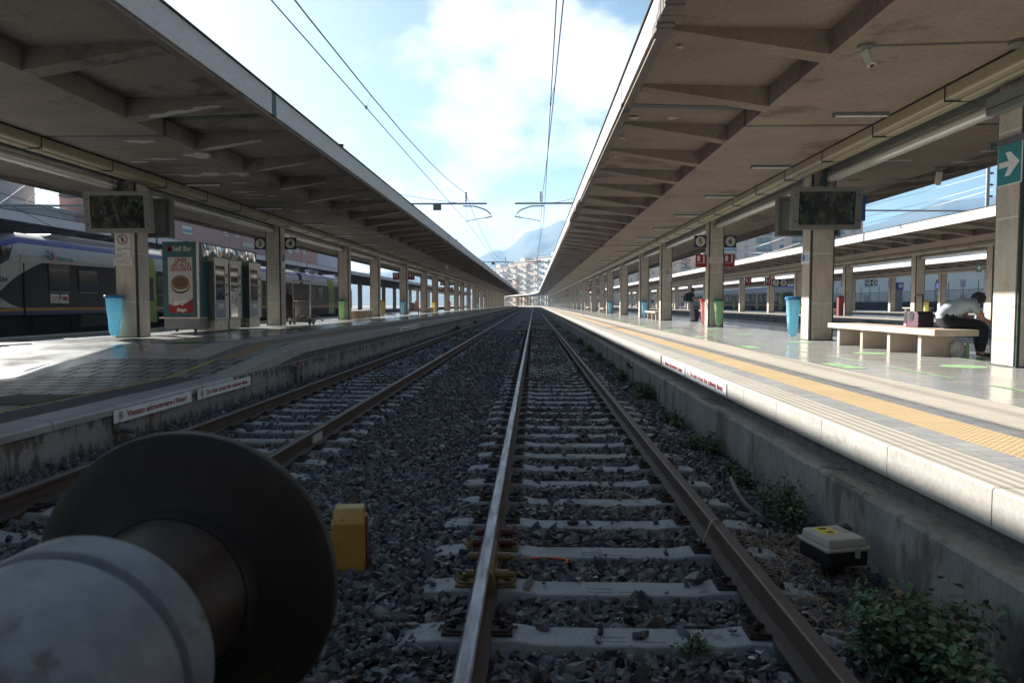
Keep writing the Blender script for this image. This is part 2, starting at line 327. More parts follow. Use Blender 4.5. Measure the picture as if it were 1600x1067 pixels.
M['mast'] = flat('galvanised_mast', (.26, .27, .28), .5, .4); M['wire'] = flat('copper_wire', (.07, .085, .12), .5, .5); M['insul'] = flat('insulator', (.13, .06, .04), .35)
M['skin'] = flat('skin', (.42, .23, .16), .55); M['hair'] = flat('grey_hair', (.035, .034, .034), .7, 0, .3, .4); M['shirt'] = flat('pale_blue_tee', (.40, .48, .52), .85, 0, .2, .06); M['trousers'] = flat('black_trousers', (.012, .012, .014), .85)
M['dark_hair'] = flat('dark_hair', (.014, .011, .01), .6); M['black_tee'] = flat('black_tee', (.013, .013, .014), .85); M['grey_jeans'] = flat('grey_trousers', (.30, .30, .34), .85); M['maroon'] = flat('maroon_case', (.07, .012, .016), .5)
M['buffer_grey'] = rough_mat('buffer_grey_paint', (.13, .148, .172), (.20, .222, .25), 9, 30, .5, .3, .004, (.07, .055, .045), .57)
M['buffer_rust'] = rough_mat('buffer_greased_iron', (.035, .026, .022), (.065, .045, .035), 4, 40, .42, .25, .004, (.09, .045, .02), .66, None, .5, .3)
M['buffer_disc'] = rough_mat('buffer_disc_iron', (.011, .010, .010), (.022, .019, .018), 4, 30, .6, .25, .004, (.042, .038, .02), .57, None, .35, .0)
g = N('weathered_yellow_paint'); v = g.co(); a = g.noise(v, 22, 5, .6); b = g.noise(v, 5, 4); col = g.mix(g.ramp(b, .35, .7), (.33, .19, .025), (.42, .27, .06)); M['post_yellow'] = g.fin(g.mix(g.ramp(a, .63, .66), col, (.07, .02, .02)), .5)  # yellow lowered for the shade on the post; dark chips are wear
M['post_red'] = flat('red_post_paint', (.17, .028, .022), .55); M['clip_red'] = flat('worn_red_paint', (.10, .025, .022), .6, 0, .3, .4); M['jb_lid'] = flat('beige_plastic', (.36, .35, .30), .5, 0, .4, .05); M['jb_base'] = flat('black_plastic', (.014, .015, .016), .5); M['yellow_label'] = flat('yellow_label', (.68, .52, .03), .5)
def leaf_mat(name, a, b):
    g = N(name); ri = g.n('ShaderNodeNewGeometry').outputs['Random Per Island']
    return g.fin(g.mix(ri, a, b), .6, 0, .3)
M['leaf'] = leaf_mat('weed_leaf', (.04, .085, .045), (.115, .175, .095)); M['leaf_y'] = leaf_mat('grass_blade', (.06, .10, .03), (.14, .15, .06)); M['stem'] = flat('stem', (.07, .06, .035), .8)
M['pipe'] = flat('grey_conduit', (.16, .16, .165), .6); M['rope'] = flat('tan_cord', (.40, .30, .20), .8); M['orange_plastic'] = flat('orange_strap', (.6, .09, .02), .5); M['litter'] = leaf_mat('litter_scrap', (.25, .22, .2), (.6, .6, .62)); M['dry'] = leaf_mat('dry_leaf', (.16, .09, .05), (.3, .22, .14))
def bag_mat(name, c):
    g = N(name); g.bump(g.noise(g.co((3, 3, .6)), 7, 5, .7), .7, .05); tr = g.n('ShaderNodeBsdfTranslucent', {'Color': c4(tuple(min(1, x * 1.2) for x in c))}); ms = g.n('ShaderNodeMixShader', {0: .45, 1: g.b.outputs[0], 2: tr.outputs[0]})
    g.t.links.new(ms.outputs[0], g.out.inputs[0]); st = g.noise(g.co((9, 9, 1.3)), 4, 6, .65); return g.fin(g.mix(g.ramp(st, .3, .7), tuple(x * .55 for x in c), tuple(min(1, x * 1.3) for x in c)), .2, 0, .5)  # vertical streaks paint light and dark wrinkles into the plastic
BAG = {'blue': ((.30, .60, .72), (.03, .16, .38)), 'green': ((.42, .62, .36), (.0, .12, .08)), 'yellow': ((.80, .72, .30), (.55, .30, .02)), 'red': ((.74, .40, .38), (.55, .02, .03)), 'white': ((.7, .7, .68), (.05, .12, .09))}
for k_, (a_, b_) in BAG.items(): M['bag_' + k_] = bag_mat(k_ + '_plastic_bag', a_); M['lid_' + k_] = flat(k_ + '_bin_lid', b_, .4)
# ---------------------------------------------------------------- alignment of the station
def bend(y): return 0.0 if y < 230 else -(y - 230) ** 2 / 1530.0
def drift(y): return bend(y) - .0026 * (y - 6)
YS = [-6, 60, 230] + [230 + 12 * i for i in range(1, 15)]
ZR, ZL = .732, .77
def zl(y): return ZL if y >= 15.6 else (.42 if y <= 11.7 else .42 + (y - 11.7) / 3.9 * (ZL - .42))
BENTS = []
for k_ in range(0, 14): BENTS += [10.4 + 28.65 * k_, 18.1 + 28.65 * k_, 28.5 + 28.65 * k_]
RIBY = [10.15 + 2.6045 * k_ for k_ in range(-5, 145)]
#--SETTING--
# ---------------------------------------------------------------- ground, ballast, rails
def sheet(name, x0, x1, y0, y1, z, m, kind='structure'):
    return tag(MB().add([(x0, y0, z), (x1, y0, z), (x1, y1, z), (x0, y1, z)], [(0, 1, 2, 3)]).build(name, M[m]), kind=kind)
M['earth'] = rough_mat('station_ground', (.16, .15, .14), (.24, .22, .2), .05, 3, .95, .1, .02)
sheet('ground', -2650, 2650, -300, 2650, -.35, 'earth')
mb = MB(); xs = [-40, -4.9, -4.2, -3.3, -2.4, -1.2, -.4, .478, 1.3, 2.2, 60]; zs_ = [-.12, -.10, -.085, -.10, -.08, -.05, -.085, -.10, -.085, -.09, -.12]
ys = [-6, 2, 10, 40, 120, 230] + [230 + 12 * i for i in range(1, 15)]
v = []; f = []
for y in ys: v += [(x + bend(y), y, z) for x, z in zip(xs, zs_)]
n = len(xs)
for j in range(len(ys) - 1):
    for i in range(n - 1): f.append((j * n + i, j * n + i + 1, j * n + n + i + 1, j * n + n + i))
tag(mb.add(v, f).build('track_bed', M['bed']), kind='structure')
XR = .475; RAILS = {'r': (-.277, 1.227), 'l': (-4.04, -2.535)}
SLEEP_R = [3.56 + .616 * k for k in range(-1, 66)]; SLEEP_L = [3.75 + .616 * k for k in range(-1, 70)]
XL = -3.2875
# crushed stone: one object nobody could count
def stones():
    vs_, fs_, base = [], [], 0
    t = (1 + 5 ** .5) / 2
    ico = np.array([(-1, t, 0), (1, t, 0), (-1, -t, 0), (1, -t, 0), (0, -1, t), (0, 1, t), (0, -1, -t), (0, 1, -t), (t, 0, -1), (t, 0, 1), (-t, 0, -1), (-t, 0, 1)]) / math.sqrt(1 + t * t)
    icf = np.array([(0, 11, 5), (0, 5, 1), (0, 1, 7), (0, 7, 10), (0, 10, 11), (1, 5, 9), (5, 11, 4), (11, 10, 2), (10, 7, 6), (7, 1, 8), (3, 9, 4), (3, 4, 2), (3, 2, 6), (3, 6, 8), (3, 8, 9), (4, 9, 5), (2, 4, 11), (6, 2, 10), (8, 6, 7), (9, 8, 1)])
    cube = np.array([(x, y, z) for z in (-1, 1) for y in (-1, 1) for x in (-1, 1)]) * .62
    cbf = np.array([(0, 2, 3), (0, 3, 1), (4, 5, 7), (4, 7, 6), (0, 1, 5), (0, 5, 4), (1, 3, 7), (1, 7, 5), (3, 2, 6), (3, 6, 7), (2, 0, 4), (2, 4, 6)])
    for (y0, y1, dens, rad, V, Fc) in ((2.3, 7.5, 1150, .0255, ico, icf), (7.5, 17, 760, .029, cube, cbf), (17, 45, 330, .038, cube, cbf)):
        cnt = int(7.0 * (y1 - y0) * dens)
        x = rng.uniform(-4.9, 2.12, cnt); y = rng.uniform(y0, y1, cnt)
        z = np.interp(x, [-4.9, -4.3, -3.3, -2.3, -1.2, -.5, .475, 1.45, 2.1], [-.03, -.035, -.04, -.035, -.015, -.032, -.036, -.032, -.04])
        z = z + rng.uniform(-.03, .012, cnt) + .02 * np.sin(x * 2.1 + 1) * np.sin(y * 1.3)
        keep = np.ones(cnt, bool)
        for xr in (-.277, 1.227): keep &= np.abs(x - xr) > .10
        dr = -.0026 * (y - 6)
        for xr in (-4.04, -2.535): keep &= np.abs(x - dr - xr) > .10
        for xt, sl in ((XR, SLEEP_R), (XL, SLEEP_L)):
            ph = np.abs((y - sl[0] + .308) % .616 - .308); on = (ph < .125) & (np.abs(x - xt) < 1.17)
            up = rng.uniform(0, 1, cnt) < .022
            z = np.where(on & up, np.where(np.abs(x - xt) < .45, .0, .015), z); up |= on & (np.abs(x - xt) > .98) & (rng.uniform(0, 1, cnt) < .4); keep &= ~(on & ~up)
        keep &= ~((np.abs(x + 1.13) < .12) & (np.abs(y - 4.5) < .11))
        x, y, z = x[keep], y[keep], z[keep]; cnt = len(x); k = len(V)
        P = V[None] * (1 + rng.uniform(-.42, .42, (cnt, k, 1))) + rng.uniform(-.30, .30, (cnt, k, 3))
        sc = rad * rng.lognormal(0, .3, (cnt, 1, 1)) * np.stack([rng.uniform(.8, 1.45, cnt), rng.uniform(.7, 1.1, cnt), rng.uniform(.45, .85, cnt)], 1)[:, None, :]
        P = P * sc
        q = rng.normal(size=(cnt, 4)); q[:, 1:3] *= .45; q /= np.linalg.norm(q, axis=1, keepdims=True); w_, a_, b_, c_ = q.T
        Rm = np.stack([np.stack([1 - 2 * (b_ * b_ + c_ * c_), 2 * (a_ * b_ - c_ * w_), 2 * (a_ * c_ + b_ * w_)], -1), np.stack([2 * (a_ * b_ + c_ * w_), 1 - 2 * (a_ * a_ + c_ * c_), 2 * (b_ * c_ - a_ * w_)], -1), np.stack([2 * (a_ * c_ - b_ * w_), 2 * (b_ * c_ + a_ * w_), 1 - 2 * (a_ * a_ + b_ * b_)], -1)], 1)
        P = np.einsum('nij,nkj->nki', Rm, P) + np.stack([x, y, z], 1)[:, None, :]
        vs_.append(P.reshape(-1, 3)); fs_.append((Fc[None] + (np.arange(cnt) * k)[:, None, None] + base).reshape(-1, 3)); base += cnt * k
    V = np.concatenate(vs_).astype(np.float32); Fa = np.concatenate(fs_).astype(np.int32)
    me = bpy.data.meshes.new('ballast'); me.vertices.add(len(V)); me.loops.add(Fa.size); me.polygons.add(len(Fa))
    me.vertices.foreach_set('co', V.ravel()); me.loops.foreach_set('vertex_index', Fa.ravel()); me.polygons.foreach_set('loop_start', np.arange(0, Fa.size, 3, dtype=np.int32))
    me.polygons.foreach_set('use_smooth', np.zeros(len(Fa), bool)); me.update(calc_edges=True); me.materials.append(M['stone'])
    o = bpy.data.objects.new('ballast', me); C.objects.link(o); return tag(o, 'dark grey crushed stone ballast between the two tracks', 'ballast', kind='stuff')
stones()
RP = [(-.075, 0), (.075, 0), (.075, .012), (.012, .030), (.009, .125), (.036, .140), (.036, .166), (.028, .174), (-.028, .174), (-.036, .166), (-.036, .140), (-.009, .125), (-.012, .030), (-.075, .012)]
RYS = [-2, 60, 120, 230] + [230 + 12 * i for i in range(1, 10)]
RAIL_OBJ = {}
for key, x, lab, top in (('a', -.277, 'bright worn steel rail, left rail of the right-hand track', 'rail_top'), ('b', 1.227, 'brown rusty rail nearest the weedy platform wall', 'rail_dull'),
                         ('c', -2.535, 'rusty rail of the left-hand track next to the open ballast', 'rail_dull'), ('d', -4.04, 'rusty rail running along the peeling wall', 'rail_dull')):
    o = MB().loft([(p[0] + x, p[1] + .006) for p in RP], RYS, drift if x < -2 else bend, em=[0] * 6 + [1] * 3 + [0] * 5).build('rail', [M['rail'], M[top]])
    RAIL_OBJ[key] = tag(o, lab, 'rail', 'running rails', 'thing')
# concrete sleepers with their clips
mb = MB(); st = [(-1.15, -.035), (-1.1, -.012), (-.95, .0), (-.56, .0), (-.44, -.018), (.44, -.018), (.56, .0), (.95, .0), (1.1, -.012), (1.15, -.035)]
v = []; f = []
for x, z in st: v += [(x, -.135, z - .16), (x, -.102, z - .006), (x, -.094, z), (x, .094, z), (x, .102, z - .006), (x, .135, z - .16)]
for i in range(len(st) - 1):
    for k in range(5): f.append((i * 6 + k, i * 6 + k + 1, i * 6 + k + 7, i * 6 + k + 6))
f += [tuple(range(6)), tuple(range(len(st) * 6 - 1, len(st) * 6 - 7, -1))]; mb.add(v, f)
for x, wd in ((-.02, .13), (-.02, .13)): pass
mb.box(-.16, -.02, -.06, -.035, -.019, -.014); mb.box(-.16, -.02, -.015, .01, -.019, -.014); mb.box(.02, .17, -.06, -.04, -.019, -.014)
root = mb.build('sleeper', M['sleeper'], bevel=0)
tag(root, 'grey concrete sleeper across the right-hand track', 'sleeper', 'sleepers of the right-hand track', 'thing')
def clip(s):
    m = MB(); m.box(-.05, .05, -.065, .065, 0, .012)
    m.tube([(-.055 * s, -.06, .022), (.02 * s, -.075, .034), (.05 * s, -.05, .045), (.035 * s, -.02, .03), (-.03 * s, 0, .04), (.035 * s, .02, .03), (.05 * s, .05, .045), (.02 * s, .075, .034), (-.055 * s, .06, .022)], .009, 6)
    m.lathe([(.017, .01), (.017, .055), (.011, .06)], n=6); return m
for xr, s, nm in ((-.752, -1, 1), (-.752, 1, 1), (.752, -1, 1), (.752, 1, 1)):
    c = clip(s).build('rail_clip', M['clip'], root); c.location = (xr + .125 * s, 0, .002)
for i, y in enumerate(SLEEP_R):
    o = root if i == 0 else dup(root); o.location = (XR, y, 0)
    if abs(y - 4.176) < .05 or abs(y - 4.79) < .05:
        for ch in o.children:
            if ch.location.x < 0:
                me = ch.data.copy(); me.materials.clear(); me.materials.append(M['clip_yellow']); ch.data = me
        o['label'] = 'concrete sleeper with yellow painted clips, %s of the two by the rail joint' % ('nearer' if y < 4.5 else 'farther')
for y in SLEEP_L:
    o = dup(root, (XL - .0026 * (y - 6), y, 0), label='grey concrete sleeper across the left-hand track', group='sleepers of the left-hand track')
# insulated joint painted yellow and red on the bright rail
for y0, y1, cm in ((3.98, 4.56, 'clip_yellow'), (4.57, 4.98, 'clip_red')):
    m = MB()
    for s in (-1, 1):
        m.prism([(s * .016 - .277, .035), (s * .062 - .277, .038), (s * .062 - .277, .075), (s * .045 - .277, .135), (s * .016 - .277, .142)], 'y', y0, y1)
    j = m.build('fishplate', M[cm], RAIL_OBJ['a'], bevel=.004)
    for y in ((y0 + .13, y0 + .42) if cm == 'clip_yellow' else (y0 + .08, y0 + .30)):
        bm_ = MB().lathe([(.026, -.02), (.026, .075), (.014, .078), (.014, .105)], 'x', (-.215, y, .085), 10).lathe([(.024, 0), (.024, .05), (.013, .06)], 'x', (-.39, y, .085), 10)
        bm_.build('bolt', M[cm], j, smooth=True)
MB().box(-2.526, -2.5, 8.15, 8.5, .04, .13).build('bond_plate', M['patch'], RAIL_OBJ['c'])
# ---------------------------------------------------------------- platforms
def strip_top(name, xs, mats, ys, z, off=bend, zoff=lambda y: 0, dz=None):
    mb = MB(); n = len(xs); v = []; f = []; mm = []
    for y in ys: v += [(x + off(y), y, z + zoff(y) + (dz(x) if dz else 0)) for x in xs]
    for j in range(len(ys) - 1):
        for i in range(n - 1): f.append((j * n + i, j * n + i + 1, j * n + n + i + 1, j * n + n + i)); mm.append(i)
    mb.add(v, f, mm); return tag(mb.build(name, [M[k] for k in mats]), kind='structure')
strip_top('platform', [2.60, 2.84, 3.26, 3.5, 4.24, 9.86, 10.6, 10.84, 11.26, 11.5], ['grey_tile', 'tactile', 'dark_tile', 'ribbed', 'floor', 'ribbed', 'dark_tile', 'tactile', 'grey_tile'], YS, ZR)
tag(MB().loft([(2.30, -.3), (11.75, -.3), (11.75, ZR - .03), (2.30, ZR - .03)], YS, bend).build('platform_wall', M['recess']), kind='structure')
def edge_blocks(x0, x1, z, ynear, face, name='platform_edge', y0=-3.85, L=1.065, zo=lambda y: 0):
    """coping blocks: separate stones near the camera, one run beyond"""
    mb = MB(); y = y0; s = 1 if x1 > x0 else -1
    def pr(z): return [(x0, z - .2), (x0, z - .012), (x0 + s * .012, z), (x1, z), (x1, z - .2)]
    while y < ynear:
        a = zo(y + .004); b = zo(y + L - .004)
        p = pr(z); n = 5; mb.add([(q[0], y + .004, q[1] + a) for q in p] + [(q[0], y + L - .004, q[1] + b) for q in p], [(0, 1, 2, 3, 4), (9, 8, 7, 6, 5)] + [(i, n + i, n + (i + 1) % n, (i + 1) % n) for i in range(n)], [0, 0, 0, 0, 1, 0, 0])
        y += L
    mb.loft(pr(z), [y] + [q for q in YS if q > y + 5], bend, em=[0, 0, 1, 0, 0])
    return tag(mb.build(name, [M['edge'], M['nosing']]), kind='structure')
edge_blocks(2.25, 2.604, ZR, 70, 1)
def ledge_prof(x, s, d=.26): return [(x, -.3), (x, .395), (x + s * .025, .42), (x + s * d, .425), (x + s * d, -.3)]
def ledge(x, s, name, mats, y0, y1, near=34, off=bend):
    ys = list(np.arange(y0, near, .22)) + [q for q in [60, 120] + YS[2:] if near < q <= y1]
    p = ledge_prof(x, s); mb = MB(); v = []; f = []; mm = []
    for y in ys:
        j = [random.uniform(-.006, .006) for _ in range(4)] if y < near else [0] * 4
        for i, q in enumerate(p): v.append((q[0] + off(y) + (j[1] if i in (1,) else j[3] * .6 if i == 2 else 0), y, q[1] + (j[0] if i in (1, 2) else j[2] * .3 if i == 3 else 0)))
    for k in range(len(ys) - 1):
        for i in range(4): f.append((k * 5 + i, k * 5 + i + 1, k * 5 + i + 6, k * 5 + i + 5)); mm.append(0 if i < 2 else 1)
    mb.add(v, f, mm); return tag(mb.build(name, [M[a] for a in mats]), kind='structure')
ledge(2.11, 1, 'ledge', ['ledge', 'ledge_top'], -4, 400); ledge(-4.93, -1, 'ledge', ['plaster', 'ledge_top'], -4, 400)
# left platform: level part, ramp down to the low near end
LYS = [11.7, 15.6, 19, 60, 230] + YS[3:]
cross = lambda x: 0 if x > -10.2 else (x + 10.2) * .022
zof = lambda y: zl(y) - ZL
strip_top('platform', [-5.355, -5.9, -6.06, -8.2, -14.2, -14.9], ['pavers', 'yellow_paint', 'pavers', 'floor', 'ribbed'], [11.7, 12.6, 13.6], ZL, bend, zof, cross)
strip_top('platform', [-5.355, -5.6, -6.02, -6.26, -7.0, -14.2, -14.9], ['grey_tile', 'tactile_l', 'dark_tile', 'ribbed', 'floor', 'ribbed'], [13.6] + LYS[1:], ZL, bend, zof, cross)
strip_top('platform', [-5.29, -5.9, -8.2, -11.0, -14.2, -15.3], ['asphalt', 'pavers', 'floor', 'floor', 'ribbed'], [-6, 4, 11.7], .44, dz=lambda x: -.02 + cross(x))
sheet('platform_line', -6.06, -5.94, 3, 11.8, .424, 'yellow_paint')
mb = MB(); mb.box(-6.9, -6.0, 8.5, 9.5, .405, .424, 1)
for i in range(22): mb.box(-6.88 + i * .04, -6.862 + i * .04, 8.53, 9.47, .424, .432, 0)
tag(mb.build('drain_grate', [M['iron_grate'], M['dark_gap']]), 'square iron drain grate of parallel bars in the left platform paving', 'drain grate', kind='thing')
tag(MB().loft([(-5.03, -.3), (-15.3, -.3), (-15.3, .62), (-10.2, ZL - .04), (-5.03, ZL - .04)], [-6, 11.7, 15.6, 60, 230] + YS[3:], bend, zoff=zof).build('platform_wall', M['recess']), kind='structure')
tag(MB().loft([(-14.9, .5), (-15.35, .5), (-15.35, .665), (-14.9, .672)], LYS, bend, zoff=zof).build('platform_edge', M['edge']), kind='structure')
edge_blocks(-5.0, -5.36, ZL, 70, -1, y0=11.7, L=1.065, zo=zof)
mb = MB(); y = -4.0
while y < 11.6:
    d = random.uniform(-.006, .006); k = [(-4.905 + d, .335), (-4.90 + d, .40), (-4.915 + d, .43), (-4.95, .448 + d), (-5.29, .448 + d), (-5.29, .335)]
    mb.prism(k, 'y', y + .005, y + 1.12); y += 1.125
tag(mb.build('kerb', M['kerb']), kind='structure')
# floor markings
def dash(x, y0, y1, wd, z, m, name='floor_line'): return sheet(name, x - wd / 2, x + wd / 2, y0, y1, z, m)
for k in range(26): dash(5.05, 6.6 + 2.3 * k, 8.2 + 2.3 * k, .06, ZR + .004, 'green_paint')
for k in range(10): sheet('floor_patch', 4.32, 4.62, 5.6 + 4.6 * k, 6.35 + 4.6 * k + .2, ZR + .004, 'green_paint')
for k in range(14): dash(7.0, 7.0 + 2.3 * k, 8.5 + 2.3 * k, .06, ZR + .004, 'green_paint')
def disc(x, y, r, z, m, name='floor_spot'): return tag(MB().add([(x + a, y + b, z) for a, b in circ((0, 0), r, 28)], [tuple(range(28))]).build(name, M[m]), kind='structure')
for x, y in ((6.15, 10.6), (6.1, 13.4), (6.2, 17.2), (6.1, 21.5), (6.2, 25.8)): disc(x, y, .30, ZR + .004, 'green_paint')
for k in range(10): dash(-8.9, 12.4 + 2.2 * k, 14.1 + 2.2 * k, .06, zl(13 + 2.2 * k) + .006, 'blue_tape')
dash(-8.75, 6, 11.6, .06, .428, 'blue_tape'); dash(-11.6, 12, 20, .06, ZL - .02, 'blue_tape'); dash(-7.1, 15.7, 36, .05, ZL + .004, 'blue_tape')
for x, y in ((-7.7, 15.8), (-7.9, 24.5), (-7.7, 33)): sheet('floor_patch', x - .45, x + .35, y, y + .8, ZL + .004, 'green_dim')
for x, y in ((-12.6, 18.5), (-12.0, 15.9)):
    mb = MB().box(x - .55, x + .55, y - .4, y + .4, .66, zl(y) + cross(x) + .004)
    tag(mb.build('manhole_cover', M['ledge']), 'flat grey rectangular cover plate in the sunlit paving, %s the train' % ('nearer' if y > 17 else 'farther from'), 'cover plate', 'cover plates', 'thing')
# other platforms of the station
def far_platform(xc, y0, y1):
    ys = [y0, y0 + 40] + [q for q in YS[2:] if q < y1]
    strip_top('platform', [xc - 4.45, xc - 4.0, xc - 3.55, xc - 2.8, xc + 2.8, xc + 4.8], ['grey_tile', 'tactile', 'ribbed', 'floor', 'grey_tile'], ys, ZR)
    tag(MB().loft([(xc - 4.72, -.3), (xc + 4.75, -.3), (xc + 4.75, ZR - .02), (xc - 4.72, ZR - .02)], ys, bend).build('platform_wall', M['recess']), kind='structure')
    tag(MB().loft([(xc - 4.8, .53), (xc - 4.8, ZR + .001), (xc - 4.44, ZR + .001), (xc - 4.44, .53)], ys, bend).build('platform_edge', M['edge']), kind='structure')
    tag(MB().loft(ledge_prof(xc - 4.94, 1), ys, bend).build('ledge', M['ledge']), kind='structure')
far_platform(24.3, 8, 330); far_platform(41.55, 10, 330); far_platform(-27.45, 8, 330)
# ---------------------------------------------------------------- canopies
def canopy(label, xc, zs, a, b, zr0, zr1, zb, zt, mat, y0=-26, y1=400, sides=(1, -1), nrib=(65, 33), jlab=True):
    root = thing('canopy', label, 'canopy', (xc, 0, 0), 0, 'platform canopies')
    ys = [y0, 60, 120, 230] + [230 + 12 * i for i in range(1, 15) if 230 + 12 * i <= y1]
    half = [(a, zs), (a, zr0), (b - .15, zr1), (b - .15, zr1 - .05), (b, zr1 - .06), (b, zt - .02)]
    prof = [(-x, z) for x, z in reversed(half)] + half
    em = []
    for i in range(len(prof)): em.append(1 if i in (1, 2, 8, 9, 3) and False else 0)
    prof = prof  # closed over the top
    o = MB().loft(prof, ys, bend, em=[0, 1, 1, 0, 0, 0, 0, 0, 1, 1, 0, 0]).build('roof_slab', [M[mat], M['drip']], root)
    for s in (1, -1):
        MB().loft([(s * b, zb), (s * (b + .045), zb), (s * (b + .045), zt - .03), (s * b, zt - .03)], ys, bend).build('fascia', M['fascia'], root)
        MB().loft([(s * (b - .3), zt), (s * (b + .075), zt), (s * (b + .075), zt - .028), (s * (b - .3), zt - .028)], ys, bend).build('roof_edge', M['felt'], root)
    for s, n_ in zip(sides, nrib):
        poly = [(s * (a - .004), zs), (s * (a - .004), zr0 + .03), (s * (b - .16), zr1 + .03), (s * (b - .16), zr1 - .055)]
        rb = MB().prism(poly, 'y', 0, .34).build('rib', M[mat], root); first = True; rest = MB()
        for k, y in enumerate(RIBY):
            if y > y1 - 5 or y < y0: continue
            if k < n_:
                r_ = rb if first else dup(rb, parent=root); first = False; r_.location = (bend(y), y, 0)
            else: rest.prism([(p[0] + bend(y), p[1]) for p in poly], 'y', y, y + .34)
        if rest.v: tag(rest.build('ribs', M[mat], root), kind='stuff')
    for y in [14.12 + 28.65 * k for k in range(-1, 9)]:
        for s in (1, -1):
            m = MB().box(min(s * .5, s * a), max(s * .5, s * a), y - .05, y + .05, zs - .006, zs + .02)
            m.box(min(s * a, s * (a + .006)), max(s * a, s * (a + .006)), y - .05, y + .05, zs, zr0)
            m.prism([(s * (a + .006), zr0 - .01), (s * (a + .006), zr0 + .02), (s * (b - .15), zr1 + .02), (s * (b - .15), zr1 - .012)], 'y', y - .11, y + .11)
            m.box(min(s * b, s * (b + .05)), max(s * b, s * (b + .05)), y - .11, y + .11, zb - .003, zt - .028)
            m.build('expansion_joint', M['joint'], root)
    return root
CAN_R = canopy('long concrete platform canopy on the right with ribbed overhang and sunlit fascia', 7.05, 4.985, 3.06, 5.35, 5.315, 5.39, 5.395, 5.86, 'soffit', sides=(-1, 1))
CAN_L = canopy('long concrete platform canopy on the left, its soffit patched and peeling', -10.2, 4.877, 3.05, 5.15, 5.195, 5.255, 5.245, 5.70, 'soffit_l', nrib=(65, 33))
canopy('second canopy to the right, across the tracks, with bright white fascia', 24.3, 4.9, 3.06, 5.3, 5.22, 5.29, 5.23, 5.70, 'soffit', 6, 340, (-1, 1), (60, 12))
canopy('third canopy to the right, far behind the second one', 41.55, 4.9, 3.06, 5.3, 5.22, 5.29, 5.23, 5.70, 'soffit', 20, 300, (-1, 1), (60, 1))
canopy('second canopy to the left, dark, behind the parked train', -27.45, 4.9, 3.06, 5.1, 5.22, 5.29, 5.20, 5.64, 'soffit_l', 6, 300, (1, -1), (40, 1))
# flaked places on the soffits
def flake(root, x, y, z, sx, sy, s=0):
    n = 14; pts = []
    for i in range(n):
        t = 2 * math.pi * i / n; r = random.uniform(.45, 1.1); pts.append((x + sx * r * math.cos(t), y + sy * r * math.sin(t)))
    mb = MB(); mb.add([(p[0] - root.location.x, p[1], z + s * (p[0] - x)) for p in pts], [tuple(range(n))]); return mb.build('bare_patch', M['patch'], root)
for px, py in ((310, 243), (330, 272), (300, 275), (372, 272), (405, 265), (430, 290), (455, 285), (490, 318), (380, 300), (470, 330), (430, 345), (340, 322)):
    p = atz(px, py, 4.877)
    if abs(p.x + 10.2) < 3.0: flake(CAN_L, p.x, p.y, 4.872, random.uniform(.25, .6), random.uniform(.15, .45))
for k in range(26):
    y = RIBY[6] + 2.6045 * random.randint(0, 7); x = random.uniform(-7.0, -5.6); t = (x + 7.15) / 1.97
    flake(CAN_L, x, y + .17, 4.877 + t * .32 - .006, random.uniform(.3, .7), random.uniform(.09, .17), .16)
for k in range(10):
    x = random.uniform(-6.9, -5.4); y = 14.3 + 2.6045 * random.randint(0, 5) + random.uniform(.4, 1.8); t = (x + 7.15) / 1.97
    flake(CAN_L, x, y, 5.19 + t * .06 - .005, random.uniform(.1, .35), random.uniform(.05, .2), .03)
for k in range(22):
    flake(CAN_L, random.uniform(-9.3, -7.25), random.uniform(14.5, 36), 4.8715, random.uniform(.2, .65), random.uniform(.06, .22))
for px, py, sx, sy in ((990, 184, .13, .1), (1050, 184, .14, .1), (1083, 187, .13, .07), (1095, 166, .05, .05), (973, 215, .1, .07), (963, 245, .07, .06), (1062, 73, .06, .05)):
    p = atz(px, py, 5.36); flake(CAN_R, p.x, p.y, 5.345, sx, sy * 1.4, -.03)
for px, py in ((1545, 235), (1500, 252), (1400, 250), (1560, 225)):
    p = atz(px, py, 5.0); flake(CAN_R, p.x, p.y, 4.98, .35, .12)
# ragged broken strip under the right fascia
for y0, y1, s_ in ((7.2, 10.2, 1.0), (27, 33, .8), (9.0, 9.7, 1.3)):
    mb = MB(); y = y0
    while y < y1:
        h = random.uniform(.02, .12) * s_; L = random.uniform(.08, .25)
        mb.box(-5.42 - random.uniform(0, .04), -5.2, y, y + L, 5.325 - random.uniform(0, .05), 5.36 + h); y += L
    mb.build('broken_edge', M['drip'], CAN_R)
# ---------------------------------------------------------------- pillars
def make_pillar(h, label, cat='pillar'):
    t = thing('pillar', label, cat)
    MB().box(-.285, .285, -.285, .285, 0, h).build('core', M['green'], t)
    for nm, bx in (('front_cladding', (-.245, .245, -.302, -.27)), ('front_cladding', (-.245, .245, .27, .302)), ('side_cladding', (-.302, -.27, -.245, .245)), ('side_cladding', (.27, .302, -.245, .245))):
        MB().box(*bx, .02, h).build(nm, M['trav'], t)
    MB().box(-.31, .31, -.31, .31, 0, .02).build('plinth', M['green'], t); return t
def pillar_row(xc, zb, zs, ys, what):
    p0 = make_pillar(zs - zb + .015, ''); out = []
    for i, y in enumerate(ys):
        o = p0 if i == 0 else dup(p0); o.location = (xc + bend(y), y + .3, zb); o['label'] = what % nth(i); o['group'] = what.replace('%s ', '').replace(',', '')[:60]; out.append(o)
    return out
BR = [y for y in BENTS if y > 0]
PR = pillar_row(7.05, ZR, 4.985, BR[:40], 'travertine pillar, %s from the camera in the row under the right canopy')
PL = pillar_row(-10.25, ZL, 4.877, [y for y in BR if y > 12][:36], 'travertine pillar, %s from the camera in the row under the left canopy')
pillar_row(24.3, ZR, 4.9, [y for y in BR if 27 < y < 190], 'travertine pillar, %s along the second canopy to the right')
